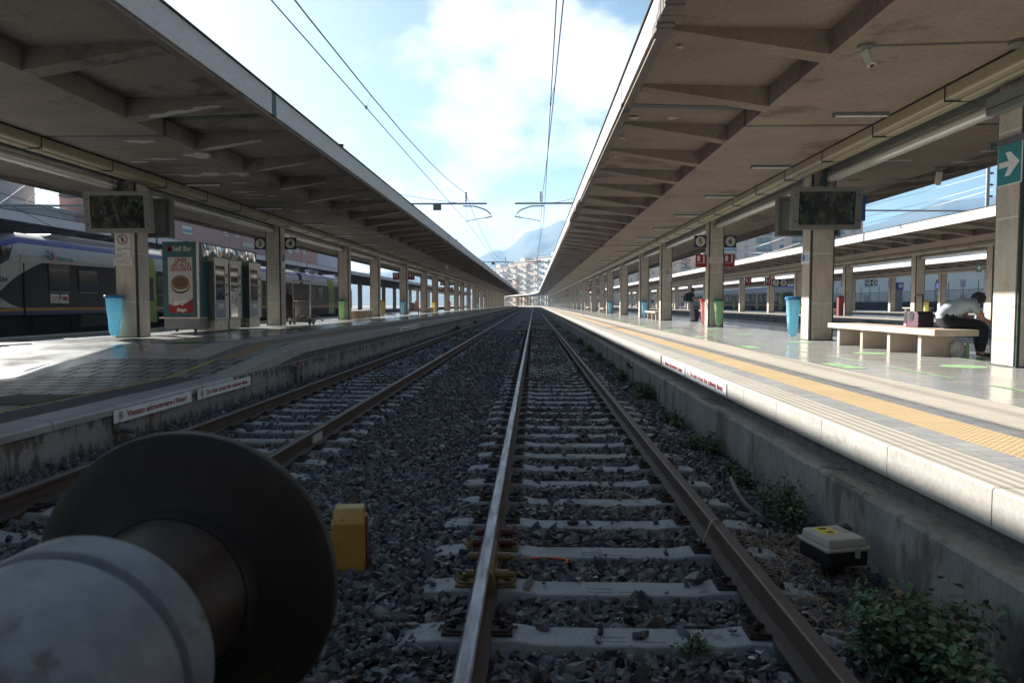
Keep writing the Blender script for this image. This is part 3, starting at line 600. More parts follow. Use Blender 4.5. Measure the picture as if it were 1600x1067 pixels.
pillar_row(41.55, ZR, 4.9, [y for y in BR if 45 < y < 250], 'travertine pillar, %s along the third canopy to the right')
pillar_row(-27.45, ZR, 4.9, [y for y in BR if 60 < y < 200], 'grey pillar, %s along the canopy behind the train')
# ducts, channels and long tube lamps
def duct(xc, s, zs, label, y0, y1):
    t = thing('cable_duct', label, 'cable duct', (xc, 0, 0), 0, 'cream ducts under the canopies')
    def rr(x0, x1, z0, z1, r=.05):
        return [(x0, z1), (x0, z0 + r)] + arc((x0 + r, z0 + r), r, math.pi, 1.5 * math.pi, 4)[1:] + arc((x1 - r, z0 + r), r, 1.5 * math.pi, 2 * math.pi, 4)[:-1] + [(x1, z0 + r), (x1, z1)]
    ys = [y0, 60, 120, 230] + [q for q in YS[3:] if q < y1]
    for (a, b, z0, z1) in ((.53, .73, -.23, -.035), (.315, .515, -.25, -.055)):
        pf = rr(a, b, zs + z0, zs + z1); pf = [(s * q[0], q[1]) for q in pf]
        MB().loft(pf, ys, bend).build('trunking', M['duct'], t, smooth=True)
    MB().box(min(s * .34, s * .73), max(s * .34, s * .73), y0, min(y1, 228), zs - .03, zs - .0).build('dark_gap_strip', M['dark_gap'], t)  # dark gap above the ducts drawn as a near-black strip
    c0 = None
    for k in range(0, 26):
        y = 9.2 + 2.4 * k
        if y < y0: continue
        if c0 is None:
            m = MB(); m.box(min(s * .31, s * .735), max(s * .31, s * .735), -.012, .012, zs - .258, zs - .235); m.box(min(s * .73, s * .74), max(s * .73, s * .74), -.012, .012, zs - .258, zs)
            c0 = m.build('clamp', M['joint'], t); c = c0
        else: c = dup(c0, parent=t)
        c.location = (0, y, 0)
    return t
duct(7.05, -1, 4.985, 'cream double cable duct along the right canopy pillars', -4, 330); duct(-10.25, 1, 4.877, 'cream double cable duct along the left canopy pillars', -4, 330)
duct(24.3, -1, 4.9, 'cream cable duct along the second canopy to the right', 10, 200); duct(41.55, -1, 4.9, 'cream cable duct along the third canopy to the right', 30, 200)
def tube_lamp(L):
    t = thing('tube_lamp', '', 'lamp'); h = L / 2
    MB().lathe([(.10, -h + .2), (.105, -h + .2), (.105, -.02), (.098, -.012), (.098, .012), (.105, .02), (.105, h - .2)], 'y', n=20).build('tube', M['tube'], t, smooth=True)
    for s in (-1, 1):
        m = MB(); m.lathe([(.08, 0), (.115, .02), (.115, .19), (.09, .2)], 'y', (0, -h if s < 0 else h - .2, 0), 20)
        for k in range(14): a = k * math.pi / 7; m.box(.112 * math.cos(a) - .008, .112 * math.cos(a) + .008, (-h if s < 0 else h - .2) + .02, (-h if s < 0 else h - .2) + .18, .112 * math.sin(a) - .008, .112 * math.sin(a) + .008)
        m.build('end_cap', M['rail_grey'], t)
    MB().box(-.05, .05, -h, h, .17, .27).build('channel', M['rail_grey'], t)
    return t
def lamps(xc, zs, ys, lab):
    cache = {}
    for i in range(len(ys) - 1):
        L = round(ys[i + 1] - ys[i] - .64, 1)
        if L not in cache: cache[L] = o = tube_lamp(L)
        else: o = dup(cache[L])
        o.location = (xc, ys[i] + .62 + L / 2, zs - .38); o['label'] = lab % nth(i); o['group'] = 'long tube lamps between pillars'
lamps(7.05, 4.985, [-.3] + BR[:16], 'long clear tube lamp between pillars, %s from the camera under the right canopy')
lamps(-10.25, 4.877, [10.4] + [y for y in BR if y > 12][:15], 'long clear tube lamp between pillars, %s from the camera under the left canopy')
lamps(24.3, 4.9, [y for y in BR if 27 < y < 110], 'long tube lamp, %s along the second canopy to the right')
def batten(x, y, z, label, L=.95):
    t = thing('batten_lamp', label, 'lamp', (x, y, z), 0, 'short batten lamps on the soffits')
    MB().box(-L / 2, L / 2, -.045, .045, -.04, .0).build('housing', M['rail_grey'], t); MB().lathe([(.018, -L / 2 + .03), (.018, L / 2 - .03)], 'x', (0, 0, -.06), 8).build('tube', M['white'], t)
    for s in (-1, 1): MB().box(s * L / 2 - .015, s * L / 2 + .015, -.03, .03, -.085, -.035).build('holder', M['bezel'], t)
for i in range(14):
    batten(5.75, 13.2 + 4.9 * i, 4.985, 'thin white batten lamp, %s from the camera on the right track-side soffit' % nth(i))
    batten(-8.9, 19.6 + 4.9 * i, 4.877, 'thin white batten lamp, %s from the camera on the left track-side soffit' % nth(i))
#--OBJECTS--
# ---------------------------------------------------------------- signs, monitors and fittings
def no_entry(t, c, r, facing):
    """round red no-walking symbol on a sign; c is the centre on the sign face"""
    d = {'-y': (lambda u, v, k: (c[0] + u, c[1] - k, c[2] + v)), '+x': (lambda u, v, k: (c[0] + k, c[1] + u, c[2] + v)), '-x': (lambda u, v, k: (c[0] - k, c[1] - u, c[2] + v))}[facing]
    m = MB(); n = 28
    v = [d(r * math.cos(2 * math.pi * i / n), r * math.sin(2 * math.pi * i / n), .003) for i in range(n)] + [d(.82 * r * math.cos(2 * math.pi * i / n), .82 * r * math.sin(2 * math.pi * i / n), .003) for i in range(n)]
    m.add(v, [(i, (i + 1) % n, n + (i + 1) % n, n + i) for i in range(n)])
    s = .7 * r; w_ = .07 * r; m.add([d(-s, s - w_, .005), d(-s + w_, s, .005), d(s, -s + w_, .005), d(s - w_, -s, .005)], [(0, 1, 2, 3)])
    m.build('prohibition_ring', M['red'], t, world=True)
    m = MB(); m.add([d(.12 * r * math.cos(a * .5), .48 * r + .12 * r * math.sin(a * .5), .004) for a in range(13)], [tuple(range(13))])
    m.add([d(u * r, v_ * r, .004) for u, v_ in ((-.2, .32), (.2, .32), (.26, -.05), (.14, -.05), (.17, -.6), (.03, -.6), (0, -.15), (-.05, -.6), (-.19, -.6), (-.13, -.05), (-.26, -.05))], [tuple(range(11))])
    m.build('walking_figure', M['black'], t, world=True)
def wall_sign(X, y0, y1, z0, z1, s, label, facing):
    d = 1 if facing == '+x' else -1
    t = thing('wall_sign', label, 'sign', (X, (y0 + y1) / 2, z0), 0, 'track warning signs on the platform walls')
    MB().box(min(X, X + d * .012), max(X, X + d * .012), y0, y1, z0, z1).build('plate', M['white'], t, world=True)
    L = y1 - y0; zc = (z0 + z1) / 2; h = z1 - z0
    no_entry(t, (X + d * .012, (y0 + .13) if d > 0 else (y1 - .13), zc), h * .34, facing)
    return t, X + d * .014, L, zc, h
T_IT, T_EN = 'Vietato attraversare i binari', 'Do not cross the railway lines'
for X, y0, y1, z0, z1, s, lab, fc in ((-4.893, 8.3, 10.22, .235, .385, T_IT, 'long white Italian warning sign with red lettering on the low left wall', '+x'), (-4.893, 10.42, 12.4, .235, .385, T_EN, 'long white English warning sign with red lettering on the low left wall', '+x'),
                                      (2.25, 10.87, 12.76, .555, .70, T_IT, 'white Italian warning sign on the sunlit right platform edge', '-x'), (2.25, 8.52, 10.75, .555, .70, T_EN, 'white English warning sign on the sunlit right platform edge', '-x'),
                                      (-5.0, 27.2, 29.3, .585, .74, T_IT, 'distant white Italian warning sign on the left platform edge', '+x'), (-5.0, 29.5, 31.6, .585, .74, T_EN, 'distant white English warning sign on the left platform edge', '+x')):
    t, xf, L, zc, h = wall_sign(X, y0, y1, z0, z1, s, lab, fc); d = 1 if fc == '+x' else -1
    o = text(s, h * .66, M['darkred'], (xf, (y0 + .27) if d > 0 else (y1 - .27), zc), fc, t, 'lettering', 'LEFT', .0022, .001)
    k = o.dimensions.x if o.dimensions.x else 1; bb = max(v_.co.x for v_ in o.data.vertices); o.scale = (min(1.6, (L - .42) / bb), 1, 1)
def number_sign(x, y, z, num, label, s=.46):
    t = thing('number_sign', label, 'sign', (x, y, z), 0, 'track number signs')
    MB().box(-s / 2, s / 2, -.05, .05, -s / 2, s / 2).build('panel', M['navy'], t, bevel=.006)
    MB().lathe([(s * .41, -.053), (s * .41, -.051)], 'y', n=32).build('disc', M['ivory'], t)
    text(num, s * .62, M['navy'], (x, y - .056, z - .005), '-y', t, 'numeral', bold=.008)
    MB().box(-.02, .02, -.02, .02, s / 2, s / 2 + .05).build('bracket', M['joint'], t)
    return t
def red_sign(x, y, z, label, w_=.42, h=.5):
    t = thing('equipment_sign', label, 'sign', (x, y, z), 0, 'red fire equipment signs')
    MB().box(-w_ / 2, w_ / 2, -.015, .015, -h / 2, h / 2).build('panel', M['red'], t)
    m = MB(); m.box(-.15, -.05, -.02, -.016, -.02, .16); m.box(-.13, -.07, -.02, -.016, .16, .2); m.box(-.05, -.02, -.02, -.016, .1, .13)
    for k in range(4): m.lathe([(.035, -.02), (.035, -.017)], 'y', (.1, 0, .18 - .07 * k), 8); 
    m.box(-.16, .16, -.02, -.016, -.1, -.085); m.build('pictogram', M['white'], t)
    MB().box(-w_ / 2 - .012, w_ / 2 + .012, .0, .012, -h / 2 - .012, h / 2 + .012).build('border', M['white'], t); return t
y3 = BR[2]
number_sign(6.47, y3 + .25, 4.04, '5', 'navy track sign numbered 5 on the right platform pillar'); number_sign(7.62, y3 + .25, 4.04, '6', 'navy track sign numbered 6 on the right platform pillar')
red_sign(6.5, y3 + .2, 3.3, 'red fire equipment sign under the number 5 sign'); red_sign(7.58, y3 + .2, 3.3, 'red fire equipment sign under the number 6 sign')
yl = BR[2]
number_sign(-10.82, yl + .25, 4.0, '3', 'navy track sign numbered 3 on the left platform pillar'); number_sign(-9.6, yl + .2, 4.0, '4', 'navy track sign numbered 4 on the left platform pillar')
for i, (xs_, n5) in enumerate((((6.5, 7.6), ('5', '6')), ((-10.8, -9.7), ('3', '4')))):
    for k in (8, 14):
        y = BR[k] if i == 0 else BR[k]
        for x, nn in zip(xs_, n5):
            number_sign(x, y + .2, 4.0, nn, 'navy track sign numbered %s %s along the %s canopy' % (nn, 'midway' if k == 8 else 'far', 'right' if i == 0 else 'left'))
            red_sign(x, y + .2, 3.3, 'red fire equipment sign below the %s number %s sign, %s canopy' % ('midway' if k == 8 else 'far', nn, 'right' if i == 0 else 'left'))
for x, sd in ((-10.83, 'outer'), (-9.62, 'track')): red_sign(x, BR[5] + .1, 3.78, 'red fire equipment sign on the %s side of the pillar with the blue bin' % sd, .5, .55)
def notice(px0, py0, px1, py1, Y, label, ring=True):
    a = aty(px0, py0, Y); b = aty(px1, py1, Y); cx = (a.x + b.x) / 2; W = b.x - a.x; H = a.z - b.z
    t = thing('notice_board' if ring else 'notice_strip', label, 'notice', (cx, Y, b.z), 0, 'notices on the pillars')
    MB().box(a.x, b.x, Y - .012, Y + .004, b.z, a.z).build('plate', M['paper'], t, world=True)
    if ring:
        no_entry(t, (cx, Y - .013, a.z - H * .28), W * .32, '-y')
        for k, s in enumerate(('Vietato attraversare', 'i binari', 'Do not cross', 'the lines')): text(s, W * .105, M['black'], (a.x + W * .12, Y - .014, b.z + H * (.36 - .085 * k - (.05 if k > 1 else 0))), '-y', t, 'lettering', 'LEFT')
    else:
        m = MB()
        for k in range(3): m.box(a.x + W * .08, b.x - W * (.1 + .12 * (k % 2)), Y - .0145, Y - .0125, b.z + H * (.25 + .22 * k), b.z + H * (.29 + .22 * k))
        m.build('print', M['darkred'], t, world=True)
yp = 18.1 - .006
notice(179, 364, 205, 402, yp, 'white no crossing notice under the monitor on the left pillar'); notice(178, 403, 208, 415, yp, 'paper strip with red print below the no crossing notice', False)
notice(1036, 419, 1049.5, 440, BR[3] - .006, 'white no crossing notice on the fourth right pillar'); notice(1108, 402, 1130, 411, BR[2] - .006, 'pale paper strip on the pillar between signs 5 and 6', False)
notice(624, 437, 632, 450, BR[5] - .006, 'white no crossing notice on the left pillar with the blue bin')
def green_arrow(a, b, X, label, mat='teal_sign'):
    t = thing('arrow_sign', label, 'sign', (X, (a.y + b.y) / 2, b.z), 0, 'green exit arrow signs'); y0, y1 = min(a.y, b.y), max(a.y, b.y); z0, z1 = b.z, a.z; W = y1 - y0; H = z1 - z0; yc = (y0 + y1) / 2; zc = (z0 + z1) / 2
    MB().box(X - .012, X, y0, y1, z0, z1).build('plate', M['white'], t, world=True); MB().box(X - .015, X - .0125, y0 + .012, y1 - .012, z0 + .012, z1 - .012).build('field', M[mat], t, world=True)
    s = min(W, H) * .42; pts = [(s, .18 * s), (.05 * s, .18 * s), (.4 * s, .75 * s), (-.1 * s, .75 * s), (-s, 0), (-.1 * s, -.75 * s), (.4 * s, -.75 * s), (.05 * s, -.18 * s), (s, -.18 * s)]
    pts = [(yc + p[0], zc + p[1]) for p in pts]
    MB().add([(X - .0175, p[0], p[1]) for p in pts], [tuple(range(9))]).build('arrow', M['white'], t, world=True)
XF = 7.05 - .304
green_arrow(atx(1561, 229, XF), atx(1597, 284, XF), XF, 'large teal sign with a white arrow on the nearest right pillar')
XF2 = 24.3 - .304; p = atx(1526, 412, XF2); q = atx(1534, 425, XF2); green_arrow(p, q, XF2, 'small green arrow sign on a pillar of the second right canopy', 'signgreen')
for k_, (px, Y_) in enumerate(((435.5, 28.8),)):
    t = thing('safety_sign', 'tall green and white safety sign below the number 4 sign', 'sign', (-9.945, 28.8, 3.2)); MB().box(-9.946, -9.93, 28.62, 28.98, 3.05, 3.6).build('plate', M['white'], t, world=True); MB().box(-9.929, -9.9275, 28.64, 28.96, 3.3, 3.58).build('field', M['signgreen'], t, world=True)
t = thing('mandatory_sign', 'small white sign with blue disc on the pillar below the right monitor', 'sign', (XF, 18.4, 2.7))
MB().box(XF - .01, XF, 18.14, 18.66, 2.62, 2.92).build('plate', M['white'], t, world=True); MB().lathe([(.09, -.013), (.09, -.011)], 'x', (XF, 18.52, 2.77), 20).build('disc', M['blue_sign'], t, world=True)
m = MB(); [m.box(XF - .012, XF - .0105, 18.18, 18.38, 2.70 + .05 * k, 2.72 + .05 * k) for k in range(3)]; m.build('lines', M['blue_sign'], t, world=True)
# grey conduit box and bracket bars at the nearest right pillar
t = thing('trunking_box', 'pale grey trunking box across the top of the nearest right pillar', 'trunking', (XF, 10.6, 3.9)); a = atx(1556, 168, XF - .1); MB().box(XF - .16, XF - .004, 9.2, 11.0, a.z - .1, a.z + .16).build('body', M['bezel'], t, world=True); MB().box(XF - .163, XF - .1605, 9.2, 11.0, a.z - .02, a.z - .005).build('lid_seam', M['joint'], t, world=True)
t = thing('clamp_bar', 'dark bolted steel bar clamped round the nearest right pillar', 'bracket', (XF, 10.7, 3.6)); a = atx(1550, 230, XF)
MB().box(XF - .03, XF - .012, 10.0, 11.15, a.z - .045, a.z + .045).build('bar', M['steel_dk'], t, world=True); MB().box(XF - .05, XF + .66, 11.03, 11.05, a.z - .05, a.z + .05).build('bar', M['steel_dk'], t, world=True)
for y in (10.2, 10.95): MB().lathe([(.02, -.045), (.02, -.03)], 'x', (XF, y, a.z), 6).build('bolt', M['joint'], t, world=True)
def monitor(x, y, z, label, side):
    """double sided information monitor hung in front of a pillar: casing, screen, second casing behind"""
    t = thing('information_monitor', label, 'monitor', (x, y, z), 0, 'information monitors'); W, H, D = 1.62, .98, .16; tl = .07
    m = MB(); bw, bh = .15, .10; k = tl
    def fr(u0, u1, v0, v1, d0, d1): m.add([(u, d - k * (v / H), v) for d in (d0, d1) for (u, v) in ((u0, v0), (u1, v0), (u1, v1), (u0, v1))], [(0, 1, 2, 3), (7, 6, 5, 4), (0, 4, 5, 1), (1, 5, 6, 2), (2, 6, 7, 3), (3, 7, 4, 0)])
    fr(-W / 2, W / 2, -H / 2, H / 2, .03, D); fr(-W / 2, -W / 2 + bw, -H / 2, H / 2, -.02, .03); fr(W / 2 - bw, W / 2, -H / 2, H / 2, -.02, .03)
    fr(-W / 2 + bw, W / 2 - bw, -H / 2, -H / 2 + bh, -.018, .03); fr(-W / 2 + bw, W / 2 - bw, H / 2 - bh, H / 2, -.018, .03); m.build('casing', M['bezel'], t)
    m = MB(); fr(-W / 2 + bw, W / 2 - bw, -H / 2 + bh, H / 2 - bh, .012, .029); m.build('screen', M['screen'], t)
    m = MB()
    for u in (-W / 2 + bw * .55, W / 2 - bw * .5):
        for v in (-.3, .3): m.lathe([(.02, -.028 - k * v / H), (.02, -.018 - k * v / H)], 'y', (u, 0, v), 10)
        m.lathe([(.012, -.028), (.012, -.018)], 'y', (u, 0, .0), 8)
    m.build('lock', M['black'], t)
    m = MB(); m.box(-.3, .3, .16, .95, H / 2 - .12, H / 2 - .06); m.box(-.04, .04, .1, .2, H / 2 - .1, H / 2 + .45); m.build('hanger', M['joint'], t)
    return t
def monitor_back(x, y, z, label):
    t = thing('information_monitor', label, 'monitor', (x, y, z), 0, 'information monitors'); W, H = 1.62, 1.02
    MB().box(-W / 2, W / 2, 0, .13, -H / 2, H / 2).build('casing', M['bezel2'], t)
    m = MB(); m.box(-W / 2, W / 2, -.05, 0, -H / 2, -H / 2 + .05); m.box(-W / 2, W / 2, -.05, 0, H / 2 - .05, H / 2); m.box(-W / 2, -W / 2 + .06, -.05, 0, -H / 2 + .05, H / 2 - .05); m.box(W / 2 - .06, W / 2, -.05, 0, -H / 2 + .05, H / 2 - .05); m.build('rim', M['bezel'], t)
    MB().box(-W / 2 + .16, W / 2 - .16, -.012, -.002, -H / 2 + .16, H / 2 - .12).build('back_panel', M['bezel'], t); return t
a = aty(1240, 293, 17.6); b = aty(1344, 358, 17.6); monitor((a.x + b.x) / 2, 17.6, (a.z + b.z) / 2, 'grey information monitor with dark screen on the second right pillar', 1)
a = aty(1214, 308, 19.2); monitor_back(a.x + .81, 19.2, a.z - .5, 'back of a grey monitor behind the right information monitor')
a = aty(133, 301, 17.5); b = aty(234, 362, 17.5); monitor((a.x + b.x) / 2, 17.5, (a.z + b.z) / 2, 'grey information monitor with dark screen on the nearest left pillar', -1)
a = aty(268, 311, 19.1); monitor_back(a.x - .81, 19.1, a.z - .5, 'back of a grey monitor behind the left information monitor')
t = thing('blue_panel', 'narrow dark blue panel beside the right information monitor', 'panel', (7.9, 18.2, 3.9)); a = aty(1345, 305, 18.3); b = aty(1352, 345, 18.3); MB().box(a.x - .4, b.x, 18.3, 18.42, b.z, a.z).build('panel', M['blue_sign'], t, world=True); MB().box(a.x - .2, a.x - .1, 18.42, 18.6, a.z - .1, a.z).build('bracket', M['joint'], t, world=True)
# security cameras
def cctv(p, label, yaw, L=.34, s=1.0):
    t = thing('security_camera', label, 'camera', p, yaw, 'security cameras on the soffits')
    MB().lathe([(.13 * s, 0), (.13 * s, -.035), (.11 * s, -.05), (.04 * s, -.055), (.035 * s, -.11)], n=20).build('mount', M['bezel'], t, smooth=True)
    ax = Vector((.30, -.28, -.91)).normalized(); u = ax.cross(Vector((0, 0, 1))).normalized(); w_ = ax.cross(u); o = Vector((0, 0, -.11 * s)); m = MB(); v = []
    for d_ in (-.02, .27):
        for p_, q_ in ((-1, -1), (1, -1), (1, 1), (-1, 1)): v.append(o + (ax * d_ + u * p_ * .055 + w_ * q_ * .06) * s)
    m.add(v, [(0, 1, 2, 3), (7, 6, 5, 4), (0, 4, 5, 1), (1, 5, 6, 2), (2, 6, 7, 3), (3, 7, 4, 0)]); m.build('body', M['ivory'], t, bevel=.01)
    e = o + ax * .272 * s; MB().tube([e, e + ax * .012], .035 * s, 12).build('lens', M['black'], t); return t
p = atz(1353, 71, 4.985); cctv(p, 'white security camera on the nearest part of the right soffit', R(-15), s=.8)
q = atz(1592, 64, 4.985); m = MB(); m.tube([p + Vector((.1, 0, -.02)), q + Vector((0, 0, -.02))], .012, 6); m.build('conduit', M['bezel'], None); o = bpy.data.objects['conduit']; tag(o, 'thin pale conduit running from the soffit camera to the duct', 'conduit', kind='thing')
t = thing('junction_dome', 'round conduit box on the right soffit at the frame edge', 'conduit box', q); MB().lathe([(.12, 0), (.12, -.05), (.08, -.08)], n=16).build('body', M['bezel2'], t)
cctv(atz(1468, 262, 4.985), 'dark security camera on the far side of the right soffit', R(120), s=1.1)
cctv(atz(697, 412, 4.85), 'small camera hanging from the distant left soffit', 0, s=1.4)
# ---------------------------------------------------------------- bins: lid ring with hanging bag
def bin_(x, y, z, col, label, dirn=(0, -1), h=.95, r=.17):
    t = thing('litter_bin', label, 'litter bin', (x, y, z), 0, 'bag holder litter bins'); zt = 1.0
    MB().lathe([(r * .9, zt + .0), (r * 1.12, zt), (r * 1.12, zt + .055), (r, zt + .075), (r * .5, zt + .085)], n=24).build('lid', M['lid_' + col], t, smooth=True)
    m = MB(); n = 22; v = []; f = []; prof = [(.97, zt), (.93, zt - .1), (.84, zt - .3), (.72, zt - .5), (.66, zt - .7), (.6, zt - .84), (.42, zt - h + .03), (.05, zt - h)]
    random.seed(int(abs(x * 31 + y * 17)))
    for j, (k, zz) in enumerate(prof):
        for i in range(n):
            a = 2 * math.pi * i / n; w_ = 1 + (.10 * math.sin(5 * a + j * .5) + .06 * math.sin(9 * a - j)) * min(1, j / 2) + random.uniform(-.03, .03) * j / 3
            v.append((r * k * w_ * math.cos(a), r * k * w_ * math.sin(a) * .85, zz + random.uniform(-.012, .012)))
    for j in range(len(prof) - 1):
        for i in range(n): f.append((j * n + i, j * n + (i + 1) % n, (j + 1) * n + (i + 1) % n, (j + 1) * n + i))
    f.append(tuple((len(prof) - 1) * n + i for i in range(n))); m.add(v, f); m.build('bag', M['bag_' + col], t, smooth=True)
    MB().box(*sorted((dirn[0] * -.02 - .02, dirn[0] * -.2 + .02)), *sorted((dirn[1] * -.1 - .02, dirn[1] * -.24 + .02)), zt - .02, zt + .03).build('bracket', M['joint'], t)
    return t
bin_(-10.42, 17.84, ZL, 'blue', 'blue litter bag on the nearest left pillar', r=.20); bin_(-10.28, BR[3] - .26, ZL, 'green', 'green litter bag on a left pillar beside the parked train')
bin_(-9.72, BR[4] + .1, ZL, 'yellow', 'yellow litter bag on the track side of a left pillar', (1, 0)); bin_(-10.25, BR[5] - .28, ZL, 'blue', 'blue litter bag with a dark label on a left pillar')
bin_(-10.35, BR[7] - .28, ZL, 'yellow', 'yellow litter bag on a distant left pillar'); bin_(-9.9, BR[8] - .28, ZL, 'red', 'red litter bag on a distant left pillar'); bin_(-10.2, BR[13] - .28, ZL, 'blue', 'small blue litter bag far along the left platform')
bin_(6.66, 18.98, ZR, 'blue', 'pale blue litter bag on the second right pillar', (-1, 0), r=.18); bin_(7.1, BR[2] - .28, ZR, 'green', 'green litter bag on the pillar between signs 5 and 6', r=.2); bin_(6.80, BR[2] + .84, ZR, 'red', 'red litter bag on the pillar below the number 5 sign', (-1, 0))
bin_(7.0, BR[4] - .28, ZR, 'blue', 'blue litter bag beside the short bench on the right platform'); bin_(7.0, BR[6] - .28, ZR, 'blue', 'blue litter bag on the seventh right pillar')
bin_(24.4, 46.2, ZR, 'yellow', 'yellow litter bag on the second platform to the right'); bin_(26.5, 47.4, ZR, 'white', 'white litter bag standing behind the seated woman'); bin_(24.2, BR[6] - .3, ZR, 'green', 'green litter bag on the second platform to the right'); 
t = thing('red_cabinet', 'small orange red cabinet on the second platform to the right', 'cabinet', (23.6, 57, ZR)); MB().box(-.2, .2, -.2, .2, 0, 1.5).build('body', M['post_red'], t, bevel=.02); MB().box(-.18, .18, -.215, -.205, .9, 1.4).build('door', M['red'], t)
# ---------------------------------------------------------------- benches
def bench(x0, x1, y0, y1, z, label, legs, h=.475, mat='trav'):
    t = thing('stone_bench', label, 'bench', ((x0 + x1) / 2, (y0 + y1) / 2, z), 0, 'stone platform benches'); th = .105
    MB().box(x0, x1, y0, y1, z + h - th, z + h).build('seat', M['bench'], t, world=True, bevel=.014)
    for y in legs: MB().box(x0 + .1, x1 - .07, y - .055, y + .055, z, z + h - th + .001).build('leg', M['bench'], t, world=True, bevel=.006)
    return t
M['bench'] = rough_mat('bench_travertine', (.46, .37, .29), (.58, .49, .40), 2.2, 50, .6, .15, .003, (.34, .27, .21), .68, None, .35)
bench(6.54, 7.26, 12.1, 16.45, ZR, 'long travertine bench with plate legs, a woman seated at its near end', (12.75, 13.85, 14.98, 16.1))
bench(6.7, 7.4, 40.6, 44.4, ZR, 'short travertine bench between pillars on the right platform', (41.0, 42.3, 43.9)); bench(-10.6, -9.75, 39.9, 44.6, ZL, 'travertine bench with solid base on the left platform', (40.2, 41.2, 42.2, 43.2, 44.2))
bench(-10.6, -9.8, 67, 72, ZL, 'distant bench beside a yellow bag, left platform', (67.3, 69.5, 71.7)); bench(6.7, 7.4, 71, 74, ZR, 'distant bench farther along the right platform', (71.3, 73.6)); bench(6.7, 7.4, 90, 94, ZR, 'farthest visible bench on the right platform', (90.3, 93.6))
bench(23.9, 24.7, 59.5, 63.5, ZR, 'pale bench on the second platform to the right, near pillar', (60, 61.5, 63)); bench(41.2, 42, 78, 83, ZR, 'pale bench on the third platform to the right', (78.5, 80.5, 82.5)); bench(41.2, 42, 69, 73, ZR, 'pale bench behind the seated woman on the third platform', (69.5, 71, 72.5))
# ---------------------------------------------------------------- people
def figure(name, label, J, E_, mats, loc, cat='person'):
    """J: name -> (xyz, radius); E_: (a, b, material index); one continuous skinned surface"""
    names = list(J); ix = {k: i for i, k in enumerate(names)}
    me = bpy.data.meshes.new(name); me.from_pydata([J[k][0] for k in names], [(ix[a], ix[b]) for a, b, _ in E_], [])
    o = bpy.data.objects.new(name, me); C.objects.link(o)
    md = o.modifiers.new('s', 'SKIN'); md.use_smooth_shade = True; o.modifiers.new('u', 'SUBSURF').levels = 2
    o.modifiers['u'].render_levels = 2
    for i, k in enumerate(names):
        sv = me.skin_vertices[0].data[i]; r = J[k][1]; sv.radius = r if isinstance(r, tuple) else (r, r); sv.use_root = (i == 0)
    dg = bpy.context.evaluated_depsgraph_get(); dg.update(); nm = bpy.data.meshes.new_from_object(o.evaluated_get(dg))
    bpy.data.objects.remove(o); o = bpy.data.objects.new(name, nm); C.objects.link(o); nm.name = name
    nm.materials.clear()
    for x in mats: nm.materials.append(x)
    segs = [(Vector(J[a][0]), Vector(J[b][0]), k, (J[a][1] if not isinstance(J[a][1], tuple) else J[a][1][0])) for a, b, k in E_]
    for p in nm.polygons:
        c = p.center; best = (9, 0)
        for a, b, k, r in segs:
            d = b - a; t = max(0, min(1, (c - a).dot(d) / d.length_squared)); q = (c - a - d * t).length - r * .8
            if q < best[0]: best = (q, k)
        p.material_index = best[1]; p.use_smooth = True
    o.location = loc; return tag(o, label, cat, kind='thing')
def hand(J, E_, pre, wrist, d, side, m=0, r=.0085):
    d = Vector(d).normalized(); s = Vector(side).normalized(); n = d.cross(s); w_ = Vector(J[wrist][0]); pm = w_ + d * .075
    J[pre + 'palm'] = (tuple(pm), (.036, .018)); E_.append((wrist, pre + 'palm', m))
    for i, (o_, L) in enumerate(((-.03, .06), (-.01, .075), (.01, .07), (.03, .052))):
        a = pm + d * .03 + s * o_; J[pre + 'k%d' % i] = (tuple(a), r); b = a + d * L * .6 + n * .02; J[pre + 'm%d' % i] = (tuple(b), r * .95); c = b + d * L * .3 + n * .03; J[pre + 't%d' % i] = (tuple(c), r * .8)
        E_ += [(pre + 'palm', pre + 'k%d' % i, m), (pre + 'k%d' % i, pre + 'm%d' % i, m), (pre + 'm%d' % i, pre + 't%d' % i, m)]
    a = w_ + d * .045 - s * .045; b = a + d * .05 - s * .015 + n * .02; J[pre + 'th0'] = (tuple(a), r * 1.1); J[pre + 'th1'] = (tuple(b), r); E_ += [(pre + 'palm', pre + 'th0', m), (pre + 'th0', pre + 'th1', m)]
# seated woman leaning forward, facing +X; mats 0 skin 1 shirt 2 trousers 3 shoes
J = {'pel': ((6.985, 12.62, 1.335), (.18, .145)), 'belt': ((7.00, 12.615, 1.405), (.185, .16)), 'waist': ((7.085, 12.60, 1.485), (.185, .17)), 'chest': ((7.235, 12.57, 1.585), (.185, .165)), 'shou': ((7.39, 12.555, 1.645), (.125, .105)), 'neck': ((7.515, 12.55, 1.668), .052), 'jaw': ((7.575, 12.55, 1.675), .07), 'head': ((7.575, 12.545, 1.735), .092), 'top': ((7.56, 12.545, 1.785), .07), 'nose': ((7.672, 12.55, 1.69), .016), 'chin': ((7.64, 12.55, 1.645), .03)}
E_ = [('pel', 'belt', 2), ('belt', 'waist', 1), ('waist', 'chest', 1), ('chest', 'shou', 1), ('shou', 'neck', 0), ('neck', 'jaw', 0), ('jaw', 'head', 0), ('head', 'top', 0), ('jaw', 'nose', 0), ('jaw', 'chin', 0)]
